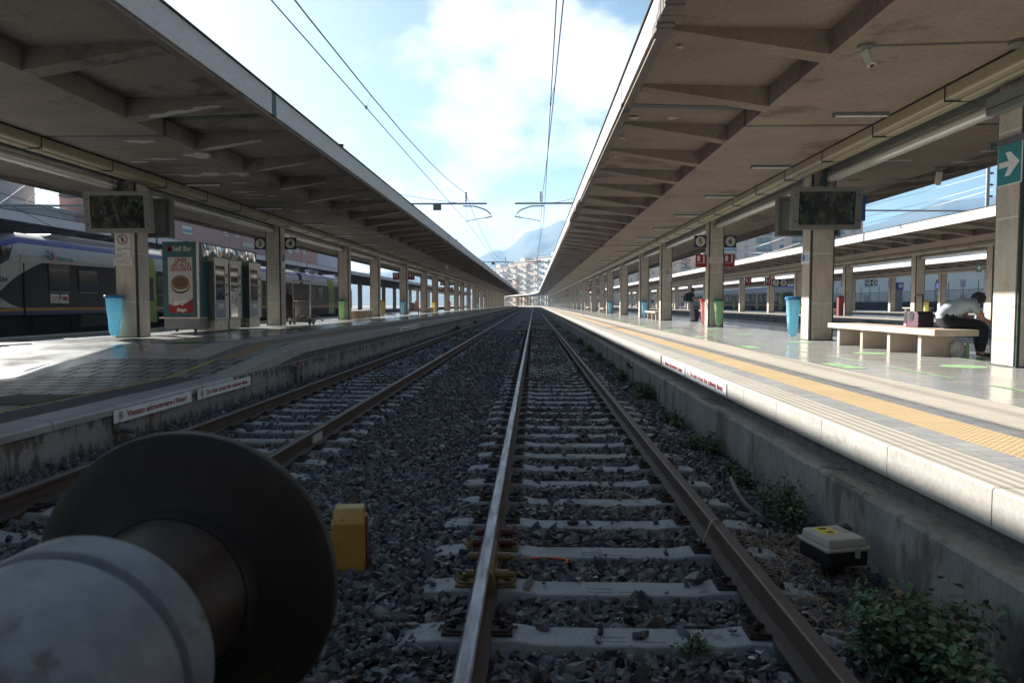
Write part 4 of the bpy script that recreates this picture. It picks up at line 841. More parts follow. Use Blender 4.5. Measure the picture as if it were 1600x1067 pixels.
for k, sy, ax in (('l', 1, .02), ('r', -1, 0)):
    J.update({k + 'hip': ((7.06, 12.62 + sy * .10, 1.315), .112), k + 'thm': ((7.30, 12.60 + sy * .12, 1.305), .098), k + 'kn': ((7.62 + ax, 12.58 + sy * .12, 1.265), .072), k + 'sh': ((7.61 + ax, 12.57 + sy * .11, 1.05), .066), k + 'an': ((7.58 + ax * 3, 12.55 + sy * .10, .86), .055), k + 'ak': ((7.58 + ax * 3, 12.55 + sy * .10, .81), .036), k + 'heel': ((7.56 + ax * 3, 12.55 + sy * .10, .772), .036), k + 'ball': ((7.71 + ax * 3, 12.53 + sy * .11, .768), (.042, .03)), k + 'toe': ((7.78 + ax * 3, 12.52 + sy * .11, .762), (.034, .022)),
              k + 'shd': ((7.39, 12.555 + sy * .165, 1.60), .07), k + 'slv': ((7.43, 12.55 + sy * .21, 1.50), .066), k + 'elb': ((7.50, 12.54 + sy * .225, 1.375), .042), k + 'fore': ((7.64, 12.53 + sy * .15, 1.33), .037), k + 'wr': ((7.76, 12.52 + sy * .075, 1.31), .026)})
    E_ += [('pel', k + 'hip', 2), (k + 'hip', k + 'thm', 2), (k + 'thm', k + 'kn', 2), (k + 'kn', k + 'sh', 2), (k + 'sh', k + 'an', 2), (k + 'an', k + 'ak', 0), (k + 'ak', k + 'heel', 3), (k + 'heel', k + 'ball', 3), (k + 'ball', k + 'toe', 3), ('shou', k + 'shd', 1), (k + 'shd', k + 'slv', 1), (k + 'slv', k + 'elb', 0), (k + 'elb', k + 'fore', 0), (k + 'fore', k + 'wr', 0)]
    hand(J, E_, k, k + 'wr', (1, -sy * .25, -.25), (.2, sy, 0))
WOM = figure('person', 'seated woman in pale blue t-shirt and black trousers bending forward on the long bench', J, E_, [M['skin'], M['shirt'], M['trousers'], M['black']], (-.06, 0, 0))
m = MB(); v = []; f = []
def hair_cap(c, r, n=18, k=10, lo=-.35, tilt=0, seed=1):
    random.seed(seed); v = []; f = []
    for j in range(k + 1):
        ph = math.pi / 2 - (math.pi / 2 - lo) * j / k
        for i in range(n):
            a = 2 * math.pi * i / n; w_ = 1 + .04 * math.sin(6 * a + j) + random.uniform(-.02, .02); x = math.cos(a) * math.cos(ph)
            dz = 0 if x < .35 else (x - .35) * .5
            v.append((c[0] + r[0] * w_ * x - .012, c[1] + r[1] * w_ * math.sin(a) * math.cos(ph), c[2] + r[2] * math.sin(ph) * w_ + dz * (r[2] if j > k * .55 else 0)))
    for j in range(k):
        for i in range(n): f.append((j * n + i, j * n + (i + 1) % n, (j + 1) * n + (i + 1) % n, (j + 1) * n + i))
    return MB().add(v, f)
hair_cap((7.565, 12.545, 1.722), (.112, .108, .105), lo=-.9).build('hair', M['hair'], WOM, smooth=True)
t = thing('pet_carrier', 'pink and black polka dot carrier bag with raised handle on the bench', 'travel bag', (6.98, 13.45, ZR + .475)); g = N('polka_fabric'); v_ = g.co((1, 1, 1), False); s_ = g.n('ShaderNodeSeparateXYZ', {0: v_})
fa = g.math('SUBTRACT', g.math('FRACT', g.math('MULTIPLY', g.math('ADD', s_.outputs[1], s_.outputs[2]), 15)), .5); fb = g.math('SUBTRACT', g.math('FRACT', g.math('MULTIPLY', g.math('SUBTRACT', s_.outputs[1], s_.outputs[2]), 15)), .5); d_ = g.math('ADD', g.math('MULTIPLY', fa, fa), g.math('MULTIPLY', fb, fb))
fc2 = g.math('SUBTRACT', g.math('FRACT', g.math('MULTIPLY', g.math('ADD', s_.outputs[0], s_.outputs[2]), 26)), .5); M['polka'] = g.fin(g.mix(g.math('LESS_THAN', d_, .07), (.018, .006, .011), (.30, .10, .17)), .7)
m = MB(); pf = [(-.235, 0), (.235, 0), (.25, .05), (.25, .22), (.2, .285), (-.2, .285), (-.25, .22), (-.25, .05)]; m.prism(pf, 'x', -.14, .14); m.build('body', M['polka'], t, bevel=.012)
MB().prism([(.13, 0), (.238, 0), (.256, .05), (.256, .22), (.20, .289), (.13, .289)], 'x', -.144, .144).build('end_panel', M['black'], t, bevel=.008); MB().box(-.147, -.10, .15, .24, .005, .065).build('corner_patch', flat('pink_fabric', (.65, .2, .33), .7), t)
m = MB(); m.lathe([(.085, -.148), (.085, -.142)], 'x', (0, -.02, .2), 20); m.build('vent', M['black'], t)
m = MB(); m.tube([(-.02, -.16, .28), (-.02, -.16, .56), (-.02, -.13, .585), (-.02, .07, .585), (-.02, .1, .56), (-.02, .1, .28)], .014, 8); m.build('handle', M['black'], t); MB().box(-.03, -.01, -.15, .09, .565, .60).build('grip', M['black'], t)
t = thing('shopping_bag', 'crumpled plastic bag of bottles on the floor under the bench end', 'bag', (7.22, 12.62, ZR)); random.seed(3)
m = MB(); v = []; f = []
for j, (k, z) in enumerate(((.09, 0), (.12, .08), (.11, .2), (.07, .27), (.02, .3))):
    for i in range(12): a = i * math.pi / 6; v.append((k * math.cos(a) * random.uniform(.75, 1.1), k * math.sin(a) * random.uniform(.75, 1.1), z))
for j in range(4):
    for i in range(12): f.append((j * 12 + i, j * 12 + (i + 1) % 12, (j + 1) * 12 + (i + 1) % 12, (j + 1) * 12 + i))
m.add(v, f).build('bag', M['bag_white'], t, smooth=False); MB().lathe([(.035, 0.002), (.035, .18), (.014, .23), (.014, .25)], 'z', (.1, -.09, 0), 12).build('bottle', M['bag_green'], t, smooth=True)
# standing man with backpack and phone, facing +X
bx, by = 8.0, 37.3; J = {}; E_ = []
def A(k, x, y, z, r): J[k] = ((bx + x, by + y, ZR + z), r)
A('pel', 0, 0, .93, (.14, .12)); A('waist', 0, 0, 1.07, (.135, .11)); A('chest', .0, 0, 1.28, (.155, .12)); A('shou', .015, 0, 1.40, (.12, .09)); A('neck', .035, 0, 1.49, .052); A('jaw', .08, 0, 1.55, .065); A('head', .075, 0, 1.62, .09); A('top', .06, 0, 1.685, .07); A('nose', .17, 0, 1.56, .015); A('chin', .14, 0, 1.515, .03)
E_ += [('pel', 'waist', 1), ('waist', 'chest', 1), ('chest', 'shou', 1), ('shou', 'neck', 0), ('neck', 'jaw', 0), ('jaw', 'head', 0), ('head', 'top', 0), ('jaw', 'nose', 0), ('jaw', 'chin', 0)]
for k, s, fx in (('l', 1, .16), ('r', -1, -.06)):
    A(k + 'hip', 0, s * .09, .88, .10); A(k + 'th', fx * .3, s * .10, .7, .088); A(k + 'kn', fx * .7, s * .10, .49, .062); A(k + 'cf', fx * .85, s * .10, .3, .058); A(k + 'an', fx, s * .10, .1, .046); A(k + 'hl', fx - .02, s * .10, .045, .042); A(k + 'bl', fx + .13, s * .11, .035, (.045, .03)); A(k + 'to', fx + .2, s * .115, .03, (.036, .024))
    A(k + 'sd', .01, s * .18, 1.375, .068); A(k + 'sl', .02, s * .215, 1.24, .06); A(k + 'el', .05, s * .22, 1.10, .042); A(k + 'fo', .17, s * .17, 1.13, .036); A(k + 'wr', .27, s * .10, 1.18, .026)
    E_ += [('pel', k + 'hip', 2), (k + 'hip', k + 'th', 2), (k + 'th', k + 'kn', 2), (k + 'kn', k + 'cf', 2), (k + 'cf', k + 'an', 2), (k + 'an', k + 'hl', 3), (k + 'hl', k + 'bl', 3), (k + 'bl', k + 'to', 3), ('shou', k + 'sd', 1), (k + 'sd', k + 'sl', 1), (k + 'sl', k + 'el', 0), (k + 'el', k + 'fo', 0), (k + 'fo', k + 'wr', 0)]
    hand(J, E_, k, k + 'wr', (.9, -s * .35, .25), (.1, s, .2))
MAN = figure('person', 'standing man in black t-shirt and grey trousers looking at his phone', J, E_, [M['skin'], M['black_tee'], M['grey_jeans'], M['black']], (0, 0, 0))
hair_cap((bx + .065, by, ZR + 1.61), (.105, .098, .105), lo=-.7, seed=4).build('hair', M['dark_hair'], MAN, smooth=True)
t = thing('backpack', 'black backpack worn on the back of the standing man', 'backpack', (bx - .2, by, ZR + 1.0)); m = MB(); m.prism([(-.15, 0), (.08, 0), (.09, .3), (.04, .44), (-.07, .44), (-.17, .3)], 'y', -.16, .16); m.build('body', M['black'], t, bevel=.04)
m = MB(); [m.tube([(.03, s * .11, .40), (.15, s * .12, .46), (.31, s * .12, .37), (.31, s * .13, .2), (.1, s * .15, .05)], .018, 6) for s in (-1, 1)]; m.build('straps', M['black'], t); MB().prism([(-.2, .03), (-.155, .03), (-.165, .22), (-.2, .2)], 'y', -.12, .12).build('pocket', M['black'], t)
t = thing('phone', 'small dark phone held by the standing man', 'phone', (bx + .39, by, ZR + 1.22)); MB().box(-.006, .006, -.037, .037, -.06, .075).build('body', M['black'], t, bevel=.003); MB().box(-.0075, -.0062, -.033, .033, -.05, .065).build('screen', M['screen'], t)
t = thing('suitcase', 'dark red upright suitcase behind the standing man', 'suitcase', (bx + .32, by + .5, ZR)); MB().box(-.12, .12, -.2, .2, .05, .62).build('shell', M['maroon'], t, bevel=.04); m = MB(); m.tube([(0, -.1, .6), (0, -.1, .98), (0, .1, .98), (0, .1, .6)], .01, 6); m.build('handle', M['steel_dk'], t)
for sy in (-1, 1): MB().lathe([(.03, -.015), (.03, .015)], 'x', (.0, sy * .15, .03), 10).build('wheel', M['black'], t)
#--C2--
# ---------------------------------------------------------------- parked train beyond the left platform
M['tr_roof'] = flat('train_roof_grey', (.13, .14, .16), .5); M['tr_blue'] = flat('train_blue', (.03, .07, .36), .35); M['tr_light'] = flat('train_light_grey', (.44, .49, .56), .35); M['tr_beige'] = flat('train_warm_grey', (.40, .39, .39), .35)
M['tr_dark'] = flat('train_dark_grey', (.017, .0175, .020), .4, 0, .25); M['tr_orange'] = flat('train_orange', (.50, .20, .03), .4); M['tr_navy'] = flat('train_navy', (.02, .03, .12), .4); M['tr_skirt'] = flat('train_skirt', (.055, .055, .055), .6); M['tr_under'] = flat('train_underframe', (.012, .012, .012), .85); M['tr_green'] = flat('train_lime_door', (.20, .33, .04), .4); M['tr_glass'] = flat('train_glass', (.008, .009, .01), .06, 0, .6)
def train(xf, y0, y1, label, s=1, full=True):
    t = thing('train', label, 'train', (xf, y0, 0), 0)
    half = [(-.06, 1.22), (0, 1.27), (0, 1.40), (0, 1.50), (-.005, 3.05), (-.11, 3.60), (-.19, 3.80), (-.55, 3.98), (-1.42, 4.05)]
    mats = ['tr_skirt', 'tr_navy', 'tr_orange', 'tr_dark', 'tr_light', 'tr_blue', 'tr_roof']; em = [0, 1, 2, 3, 4, 5, 6, 6]
    prof = half + [(-2.84 - x, z) for x, z in reversed(half[:-1])]; eme = em + list(reversed(em)) + [0]
    ys_ = [(y0, .52, .22), (y0 + .35, .74, .42), (y0 + 1.1, .9, .66), (y0 + 2.0, .97, .9), (y0 + 2.9, 1, 1)]
    st = ys_ + [(y0 + 2.9 + (y1 - y0 - 5.8) * k / 6, 1, 1) for k in range(1, 7)] + [(y0 + y1 - a, b, c) for a, b, c in reversed(ys_[:-1])]
    v = []; f = []; mm = []; n = len(prof)
    for y, kx, kz in st:
        for x, z in prof: v.append((xf + s * ((x + 1.42) * kx - 1.42), y, z if z <= 1.27 else 1.27 + (z - 1.27) * kz))
    for j in range(len(st) - 1):
        for i in range(n): f.append((j * n + i, j * n + (i + 1) % n, (j + 1) * n + (i + 1) % n, (j + 1) * n + i)); mm.append(eme[i])
    f += [tuple(range(n)), tuple(range((len(st) - 1) * n, len(st) * n))]; mm += [3, 3]
    MB().add(v, f, mm).build('body', [M[k] for k in mats], t, world=True, smooth=True)
    m = MB(); m.box(xf - s * .3, xf - s * 2.6, y0 + 1.0, y1 - 1.0, .55, 1.23); 
    for q in range(int((y1 - y0) / 2.1)):
        yy = y0 + 1.5 + 2.1 * q; m.box(xf - s * .2, xf - s * .35, yy, yy + random.uniform(.3, 1.1), random.uniform(.5, .8), 1.2)
    m.build('underframe', M['tr_under'], t, world=True)
    for a, b in ((y0 + 6, y0 + 11.5), (y0 + 13, y0 + 15.5), (y0 + 19.5, y0 + 29), (y0 + 33.5, y1 - 7)): MB().prism([(xf - s * .02, 1.225), (xf - s * .08, .78), (xf - s * .16, .78), (xf - s * .16, 1.225)], 'y', a, b).build('skirt_panel', M['tr_skirt'], t, world=True)
    wl = MB().lathe([(.30, -.06), (.43, -.05), (.43, .02), (.40, .06), (.12, .07)], 'x', n=24).build('wheel', M['tr_under'], t, smooth=True); first = True
    for k in (.055, .105, .31, .36, .64, .69, .895, .945):
        o = wl if first else dup(wl, parent=t); first = False; o.location = (-s * .55, (y1 - y0) * k, .61)
    return t
T1 = train(-16.6, 20.4, 68.0, 'long grey and blue regional train with lime green doors parked beyond the left platform')
XT = -16.588
def side_panel(pts, m, name, d=.006, par=T1, X=XT):
    p3 = [atx(a, b, X) if isinstance(a, (int, float)) and abs(a) > 1e-9 and b > 100 else None for a, b in pts]
    n = len(p3); v = [(X + d, p.y, p.z) for p in p3] + [(X - .02, p.y, p.z) for p in p3]
    return MB().add(v, [tuple(range(n)), tuple(range(2 * n - 1, n - 1, -1))] + [(i, n + i, n + (i + 1) % n, (i + 1) % n) for i in range(n)]).build(name, M[m], par, world=True)
def ybox(y0, y1, z0, z1, m, name, d=.006, par=T1, X=XT): return MB().box(X - .03, X + d, y0, y1, z0, z1).build(name, M[m], par, world=True)
side_panel([(30.5, 410), (66, 411), (55, 415), (42, 422), (31, 428.5)], 'tr_beige', 'swoosh_panel', .012); side_panel([(31, 398.5), (175, 415), (175, 418.5), (66, 411), (30.5, 410.5)], 'tr_beige', 'swoosh_panel', .03)
side_panel([(30, 428.5), (14, 441), (.5, 454), (.5, 412), (30, 400)], 'tr_beige', 'swoosh_panel', .014); side_panel([(.5, 466), (15, 475), (31, 481.5), (.5, 480.5)], 'tr_beige', 'swoosh_panel', .014)
side_panel([(.5, 384), (17.5, 386), (20, 383), (13, 405), (.5, 413)], 'tr_glass', 'windscreen', .02)
ybox(23.30, 23.36, 1.25, 3.02, 'tr_under', 'cab_joint', .015)
a = atx(76, 412, XT); b = atx(109, 456, XT); wy0, wy1, wz0, wz1 = a.y, b.y, b.z, a.z
def window(y0, y1, z0, z1):
    w_ = MB().box(XT - .02, XT + .008, y0 - .03, y1 + .03, z0 - .035, z1 + .03).build('window', M['tr_dark'], T1, world=True); g_ = MB().box(XT + .0085, XT + .0105, y0, y1, z0, z1).build('pane', M['tr_glass'], None); g_.parent = w_; g_.location = (-T1.location.x, -T1.location.y, 0)
    g2 = MB().box(XT + .008, XT + .014, y0 + .03, y1 - .03, z0 - .03, z0 - .012).build('sill', M['tr_light'], None); g2.parent = w_; g2.location = (-T1.location.x, -T1.location.y, 0)
window(wy0, wy1, wz0, wz1); y = atx(123, 430, XT).y
while y < 66:
    L = 1.15
    if not any(a - 1.3 < y < b for a, b in ((29.2, 31.2), (36.6, 37.6), (51.4, 52.3), (42.5, 44.2), (58.5, 60.2))): window(y, y + L, wz0, wz1 - .15)
    y += 1.85
for y in (36.8, 51.5): ybox(y, y + .65, 1.2, 3.04, 'tr_under', 'gangway', .02); MB().prism([(-16.58, 3.04), (-16.68, 3.62), (-16.76, 3.82), (-17.1, 4.0), (-17.1, 3.5), (-16.9, 3.0)], 'y', y, y + .65).build('gangway', M['tr_under'], T1, world=True)
for y in (atx(243.5, 450, XT).y - 1.5, 42.6, 58.6):
    ybox(y, y + 1.5, .85, 3.06, 'tr_green', 'door', .02); MB().prism([(-16.575, 3.06), (-16.685, 3.62), (-16.75, 3.62), (-16.7, 3.0)], 'y', y, y + 1.5).build('door_header', M['tr_green'], T1, world=True)
    for k in (.15, .85): ybox(y + k, y + k + .42, 1.75, 2.75, 'tr_glass', 'door_window', .024)
    ybox(y + .735, y + .765, .85, 3.05, 'tr_under', 'door_seam', .023)
# roof equipment
for k, (y, L, h) in enumerate(((21.9, 1.7, .34), (25.0, 4.4, .16), (33, 3.2, .2), (39, 6, .25), (52.6, 1.6, .3), (55, 1.6, .3), (57.2, 1.5, .28), (62, 2.5, .2))):
    MB().prism([(y, 3.93), (y + L, 3.93), (y + L - .25, 3.93 + h), (y + .45, 3.93 + h)], 'x', -19.0, -17.05).build('roof_unit', M['tr_roof'] if k % 2 else M['tr_under'], T1, world=True)
m = MB(); m.tube([(-16.78, 26, 4.02), (-16.78, 33.5, 4.02)], .03, 6); m.build('roof_rail', M['tr_light'], T1, world=True)
# operator lettering, unit number, notice
a = atx(86, 404.5, XT); tx = text('TRENITALIA', .17, M['teal_sign'], (XT + .05, a.y, a.z), '+x', T1, 'lettering', 'LEFT', .004); tx.rotation_euler = (R(80), 0, R(90))
a = atx(77, 398, XT); m = MB(); y, z = a.y, a.z
for q in ((-.20, -.02, .0, .13), (.02, .18, .06, .13), (-.20, -.02, -.16, -.03)): m.add([(XT + .045, y + q[0], z + q[2]), (XT + .045, y + q[1], z + q[2]), (XT + .02, y + q[1], z + q[3]), (XT + .02, y + q[0], z + q[3])], [(0, 1, 2, 3)])
m.build('emblem', M['teal_sign'], T1, world=True); m = MB(); m.tube([(XT + .04, y + .17, z + .03), (XT + .045, y + .05, z + .02), (XT + .05, y + .05, z - .05), (XT + .055, y + .15, z - .07), (XT + .06, y + .13, z - .15), (XT + .065, y + .0, z - .17)], .035, 6); m.build('emblem', M['red'], T1, world=True)
a = atx(5, 437, XT); text('064', .22, M['black'], (XT + .018, a.y, a.z), '+x', T1, 'lettering', bold=.006)
a = atx(79, 459.5, XT); b = atx(107, 474, XT); ybox(a.y, b.y, b.z, a.z, 'white', 'side_notice', .012); ybox(b.y - .32, b.y - .05, b.z + .1, a.z - .08, 'red', 'side_notice_mark', .015); ybox(b.y - .52, b.y - .40, b.z + .15, b.z + .32, 'tr_orange', 'side_notice_mark', .015)
for k in range(4): ybox(a.y + .05, a.y + .62 - .08 * (k % 2), a.z - .12 - .07 * k, a.z - .095 - .07 * k, 'darkred' if k < 2 else 'black', 'side_notice_line', .015)
T2 = train(31.7, 88, 150, 'dark train with lime doors standing between the second and third right platforms', -1)
for y in (94, 104, 116, 128, 140):
    MB().box(31.67, 31.70, y, y + 1.5, .85, 3.06).build('door', M['tr_green'], T2, world=True); MB().box(31.66, 31.68, y + .2, y + .6, 1.7, 2.8).build('door_window', M['tr_glass'], T2, world=True); MB().box(31.66, 31.68, y + .9, y + 1.3, 1.7, 2.8).build('door_window', M['tr_glass'], T2, world=True)
for y in range(92, 146, 2):
    if not any(a - 1.8 < y < a + 1.8 for a in (94, 104, 116, 128, 140)): MB().box(31.675, 31.70, y, y + 1.5, 2.0, 3.0).build('window', M['tr_glass'], T2, world=True)
# ---------------------------------------------------------------- self-service kiosk on the left platform
K = thing('vending_kiosk', 'teal self service kiosk with poster end and three vending machines on the left platform', 'kiosk', (-9.8, 21.9, ZL))
kx0, kx1, ky0, ky1, kz0, kz1 = -11.12, -9.8, 21.9, 26.6, ZL + .12, 3.55
b = aty(300, 377.5, 21.9); kz1 = b.z; a = aty(256, 500, 21.9); kx0 = a.x; a = aty(311, 500, 21.9); kx1 = a.x
for (x0, x1, y0, y1) in ((kx0, kx1, ky0, ky0 + .06), (kx0, kx0 + .06, ky0 + .06, ky1), (kx0 + .06, kx1, ky1 - .06, ky1)): MB().box(x0, x1, y0, y1, ZL + .42, kz1).build('wall_panel', M['teal'], K, world=True)
MB().box(kx1 - .05, kx1 - .012, ky0 + .06, ky1 - .06, ZL + .42, kz1 - .62).build('front_panel', M['teal'], K, world=True)
MB().box(kx0 + .06, kx1 - .02, ky0 + .06, ky1 - .06, kz1 - .62, kz1).build('roof_box', M['teal'], K, world=True)
m = MB(); m.prism([(kx1 - .10, kz1 - .62), (kx1 + .0, kz1 - .60), (kx1 + .0, kz1 - .02), (kx1 - .10, kz1)], 'y', ky0 + .06, ky1 - .06); m.build('header_panel', M['teal'], K, world=True)
random.seed(9); m = MB(); v = []; f = []; n = 30
for i in range(n): y = ky0 + .25 + (ky1 - ky0 - .4) * i / (n - 1); v += [(kx1 + .006 + random.uniform(0, .012), y, kz1 - .05), (kx1 + .006 + random.uniform(0, .02), y, kz1 - .22), (kx1 + .008, y, kz1 - .34 - .09 * math.sin(i * .9) - .05 * math.sin(i * 2.3))]
for i in range(n - 1): f += [(i * 3, i * 3 + 1, i * 3 + 4, i * 3 + 3), (i * 3 + 1, i * 3 + 2, i * 3 + 5, i * 3 + 4)]
m.add(v, f).build('header_foil', M['chrome'], K, world=True)
text('Self Bar', .26, M['ivory'], (kx1 + .04, (ky0 + ky1) / 2, kz1 - .26), '+x', K, 'lettering', bold=.006, sx=1.5)
MB().box(kx0 - .12, kx1 + .05, ky0 - .06, ky0 + .5, ZL + .41, ZL + .45).build('base_rail', M['alu'], K, world=True); MB().box(kx0 + .03, kx1 + .02, ky0 - .02, ky1, ZL + .1, ZL + .41).build('base_panel', M['steel_dk'], K, world=True)
for i in range(3):
    for x in (kx0 + .25, kx1 - .25): MB().lathe([(.04, 0), (.03, .1)], 'z', (x, ky0 + .3 + i * 2, ZL), 10).build('foot', M['tr_under'], K, world=True)
MB().box(kx1 - .04, kx1 + .015, ky0 - .012, ky0 + .05, ZL + .45, kz1).build('corner_trim', M['alu'], K, world=True)
# poster on the end panel
a = aty(262, 402, ky0); b = aty(302, 489, ky0); px0, px1, pz0, pz1 = a.x, b.x, b.z, a.z; W = px1 - px0; H = pz1 - pz0; yf = ky0 - .003
P = MB().box(px0, px1, yf, ky0 + .01, pz0, pz1).build('poster', flat('poster_paper', (.50, .46, .42), .35), K, world=True)
def onp(o): o.parent = P; o.location = Vector(o.location) - Vector(K.location); return o
def face_poly(pts, m, d, name, par=K): return MB().add([(px0 + u * W, yf - d, pz0 + v_ * H) for u, v_ in pts], [tuple(range(len(pts)))]).build(name, M[m] if isinstance(m, str) else m, par, world=True)
cx_, cy_ = .5, .50
face_poly([(0, 0), (1, 0), (1, .26), (.7, .17), (.5, .2), (.3, .13), (0, .16)], 'red', .002, 'poster_band')
face_poly([(.5 + .38 * math.cos(i * .2618), .485 + .135 * math.sin(i * .2618)) for i in range(24)], flat('biscuit_dark', (.035, .022, .015), .5), .002, 'poster_biscuit')
face_poly([(.5 + .37 * math.cos(i * .2618), .515 + .13 * math.sin(i * .2618)) for i in range(24)], flat('biscuit_cream', (.62, .55, .45), .5), .003, 'poster_biscuit')
face_poly([(.5 + .38 * math.cos(i * .2618), .545 + .13 * math.sin(i * .2618)) for i in range(24)], flat('biscuit_brown', (.20, .12, .055), .5), .004, 'poster_biscuit')
face_poly([(.5 + .28 * math.cos(i * .2618), .55 + .09 * math.sin(i * .2618)) for i in range(24)], flat('biscuit_relief', (.13, .075, .035), .5), .005, 'poster_biscuit')
for k, (s_, z_) in enumerate((('LINEA', .945), ('AD ALTA', .865), ('GOLOSITÀ', .785))): text(s_, H * .098, M['darkred'], (px0 + W * .53, yf - .002, pz0 + z_ * H), '-y', K, 'lettering', bold=.008, shear=.25, sx=.80)
text('Ringo', H * .115, M['white'], (px0 + W * .46, yf - .004, pz0 + .19 * H), '-y', K, 'lettering', bold=.006, shear=.3, sx=.9).rotation_euler = (R(90), R(-14), 0)
text('Ringo', H * .085, M['white'], (px0 + W * .52, yf - .004, pz0 + .055 * H), '-y', K, 'lettering', bold=.006, shear=.3, sx=.9)
text('Self Bar', .20, M['ivory'], (px0 + W * .6, yf, kz1 - .22), '-y', K, 'lettering', bold=.001, sx=.95); MB().box(px0 - .02, px0 + .14, yf - .004, ky0 + .01, kz1 - .31, kz1 - .13).build('logo_tile', M['darkred'], K, world=True)
MB().lathe([(.02, -.0), (.045, -.0)], 'y', (px0 + .06, yf - .006, kz1 - .24), 12).build('logo_mark', M['ivory'], K, world=True)
# the three machines
for i, (y0, kind) in enumerate(((22.55, 'snack'), (24.05, 'tall'), (25.35, 'snack'))):
    L = 1.02 if kind == 'snack' else .95; d = .20 if kind == 'snack' else .05; z0, z1 = ZL + .36, kz1 - .56
    t = thing('vending_machine', ['steel framed snack vending machine nearest the poster end of the kiosk', 'mirror fronted vending machine in the middle of the kiosk', 'steel framed snack vending machine nearest the number 3 pillar'][i], 'vending machine', (kx1, y0, ZL), 0, 'vending machines in the kiosk')
    xf = kx1 + d
    MB().box(kx1 - .7, xf, y0, y0 + L, z0, z1).build('cabinet', M['steel_dk'], t, world=True)
    for (a0, a1, b0, b1) in ((y0, y0 + .07, z0, z1), (y0 + L - .26, y0 + L, z0, z1), (y0 + .07, y0 + L - .26, z1 - .12, z1), (y0 + .07, y0 + L - .26, z0, z0 + .06)): MB().box(xf + .0005, xf + .02, a0, a1, b0, b1).build('door_frame', M['steel'], t, world=True)
    MB().box(xf + .001, xf + .008, y0 + .07, y0 + L - .26, z0 + (.62 if kind == 'snack' else .06), z1 - .12).build('window', M['vglass'] if kind == 'snack' else M['chrome'], t, world=True)
    if kind == 'snack':
        MB().box(xf + .001, xf + .022, y0 + .07, y0 + L - .26, z0 + .06, z0 + .62).build('tray_panel', M['machine_grey'], t, world=True); MB().box(xf + .0225, xf + .032, y0 + .2, y0 + L - .4, z0 + .34, z0 + .50).build('flap', M['steel'], t, world=True)
    else: MB().box(xf + .0085, xf + .012, y0 + .07, y0 + L - .26, z0 + .9, z0 + 1.7).build('product_shelf', M['vglass'], t, world=True)
    m = MB()
    for k in range(3): m.box(xf + .0205, xf + .026, y0 + L - .18, y0 + L - .08, z0 + .75 + k * .3, z0 + .85 + k * .3)
    m.build('keypad', M['black'], t, world=True); MB().box(kx1 - .1, xf + .03, y0 - .03, y0 + L + .03, z1, z1 + .12).build('hood', M['steel'], t, world=True); MB().box(kx1 - .5, xf - .02, y0 + .03, y0 + L - .03, ZL + .02, z0 - .02).build('plinth', M['steel'], t, world=True)
# ---------------------------------------------------------------- wheelchair lift by the number 4 pillar
t = thing('wheelchair_lift', 'wheeled tubular steel wheelchair lift parked beside the number 4 pillar', 'lift', (-9.55, 29.8, ZL)); m = MB()
for x in (-.36, .36): m.tube([(x, 0, .2), (x, 0, 1.72 if x < 0 else 1.72)], .03, 8)
m.tube([(-.36, 0, 1.72), (-.33, 0, 1.78), (.33, 0, 1.78), (.36, 0, 1.72)], .03, 8); m.tube([(-.36, 0, .98), (.36, 0, .98)], .025, 8); m.build('frame', M['alu'], t, smooth=True)
MB().box(-.30, .30, .03, .07, .28, 1.66).build('folded_platform', M['steel_dk'], t); MB().box(-.42, .55, -.45, .15, .1, .27).build('base', M['bezel'], t, bevel=.04)
m = MB(); [m.tube([(x, -.42, .2), (x + .12, -.5, .42), (x + .5, -.45, .32), (x + .62, -.3, .15)], .03, 8) for x in (-.1, .35)]; m.build('side_arm', M['alu'], t, smooth=True)
MB().box(-.66, -.42, -.1, .16, .25, 1.25).build('pump_unit', M['tr_under'], t); m = MB(); m.tube([(-.55, -.12, 1.25), (-.55, -.12, 1.5), (-.48, -.25, 1.55)], .02, 6); m.build('lever', M['tr_under'], t)
for x, y in ((-.35, -.4), (.45, -.4), (-.35, .1), (.45, .1)): MB().lathe([(.085, -.03), (.085, .03)], 'x', (x, y, .085), 14).build('wheel', M['black'], t)
# luggage and stroller by the far left pillar, tarpaulin on the floor
t = thing('luggage_cart', 'low cart with bags beside the sixth left pillar', 'cart', (-9.9, 60.5, ZL)); MB().box(-.5, .5, -.6, .6, .25, .32).build('deck', M['steel_dk'], t); MB().box(-.42, -.05, -.4, .3, .32, .95).build('bag', M['bezel'], t, bevel=.06); MB().prism([(0, .32), (.35, .32), (.2, 1.1), (.08, 1.1)], 'y', -.3, .1).build('cone', M['bag_red'], t)
for x in (-.4, .4): MB().lathe([(.12, -.03), (.12, .03)], 'x', (x, -.45, .12), 12).build('wheel', M['black'], t)
t = thing('groundsheet', 'dark crumpled sheet lying on the sunlit paving by the blue bin', 'sheet', (-11.2, 53.5, ZL)); m = MB(); v = []; f = []
for i in range(9):
    for j in range(5): v.append((-1 + i * .25 + random.uniform(-.05, .05), -.8 + j * .4, .03 + random.uniform(0, .2) * (0 < j < 4) * (0 < i < 8)))
for i in range(8):
    for j in range(4): a = i * 5 + j; f.append((a, a + 5, a + 6, a + 1))
m.add(v, f).build('cloth', M['black'], t)
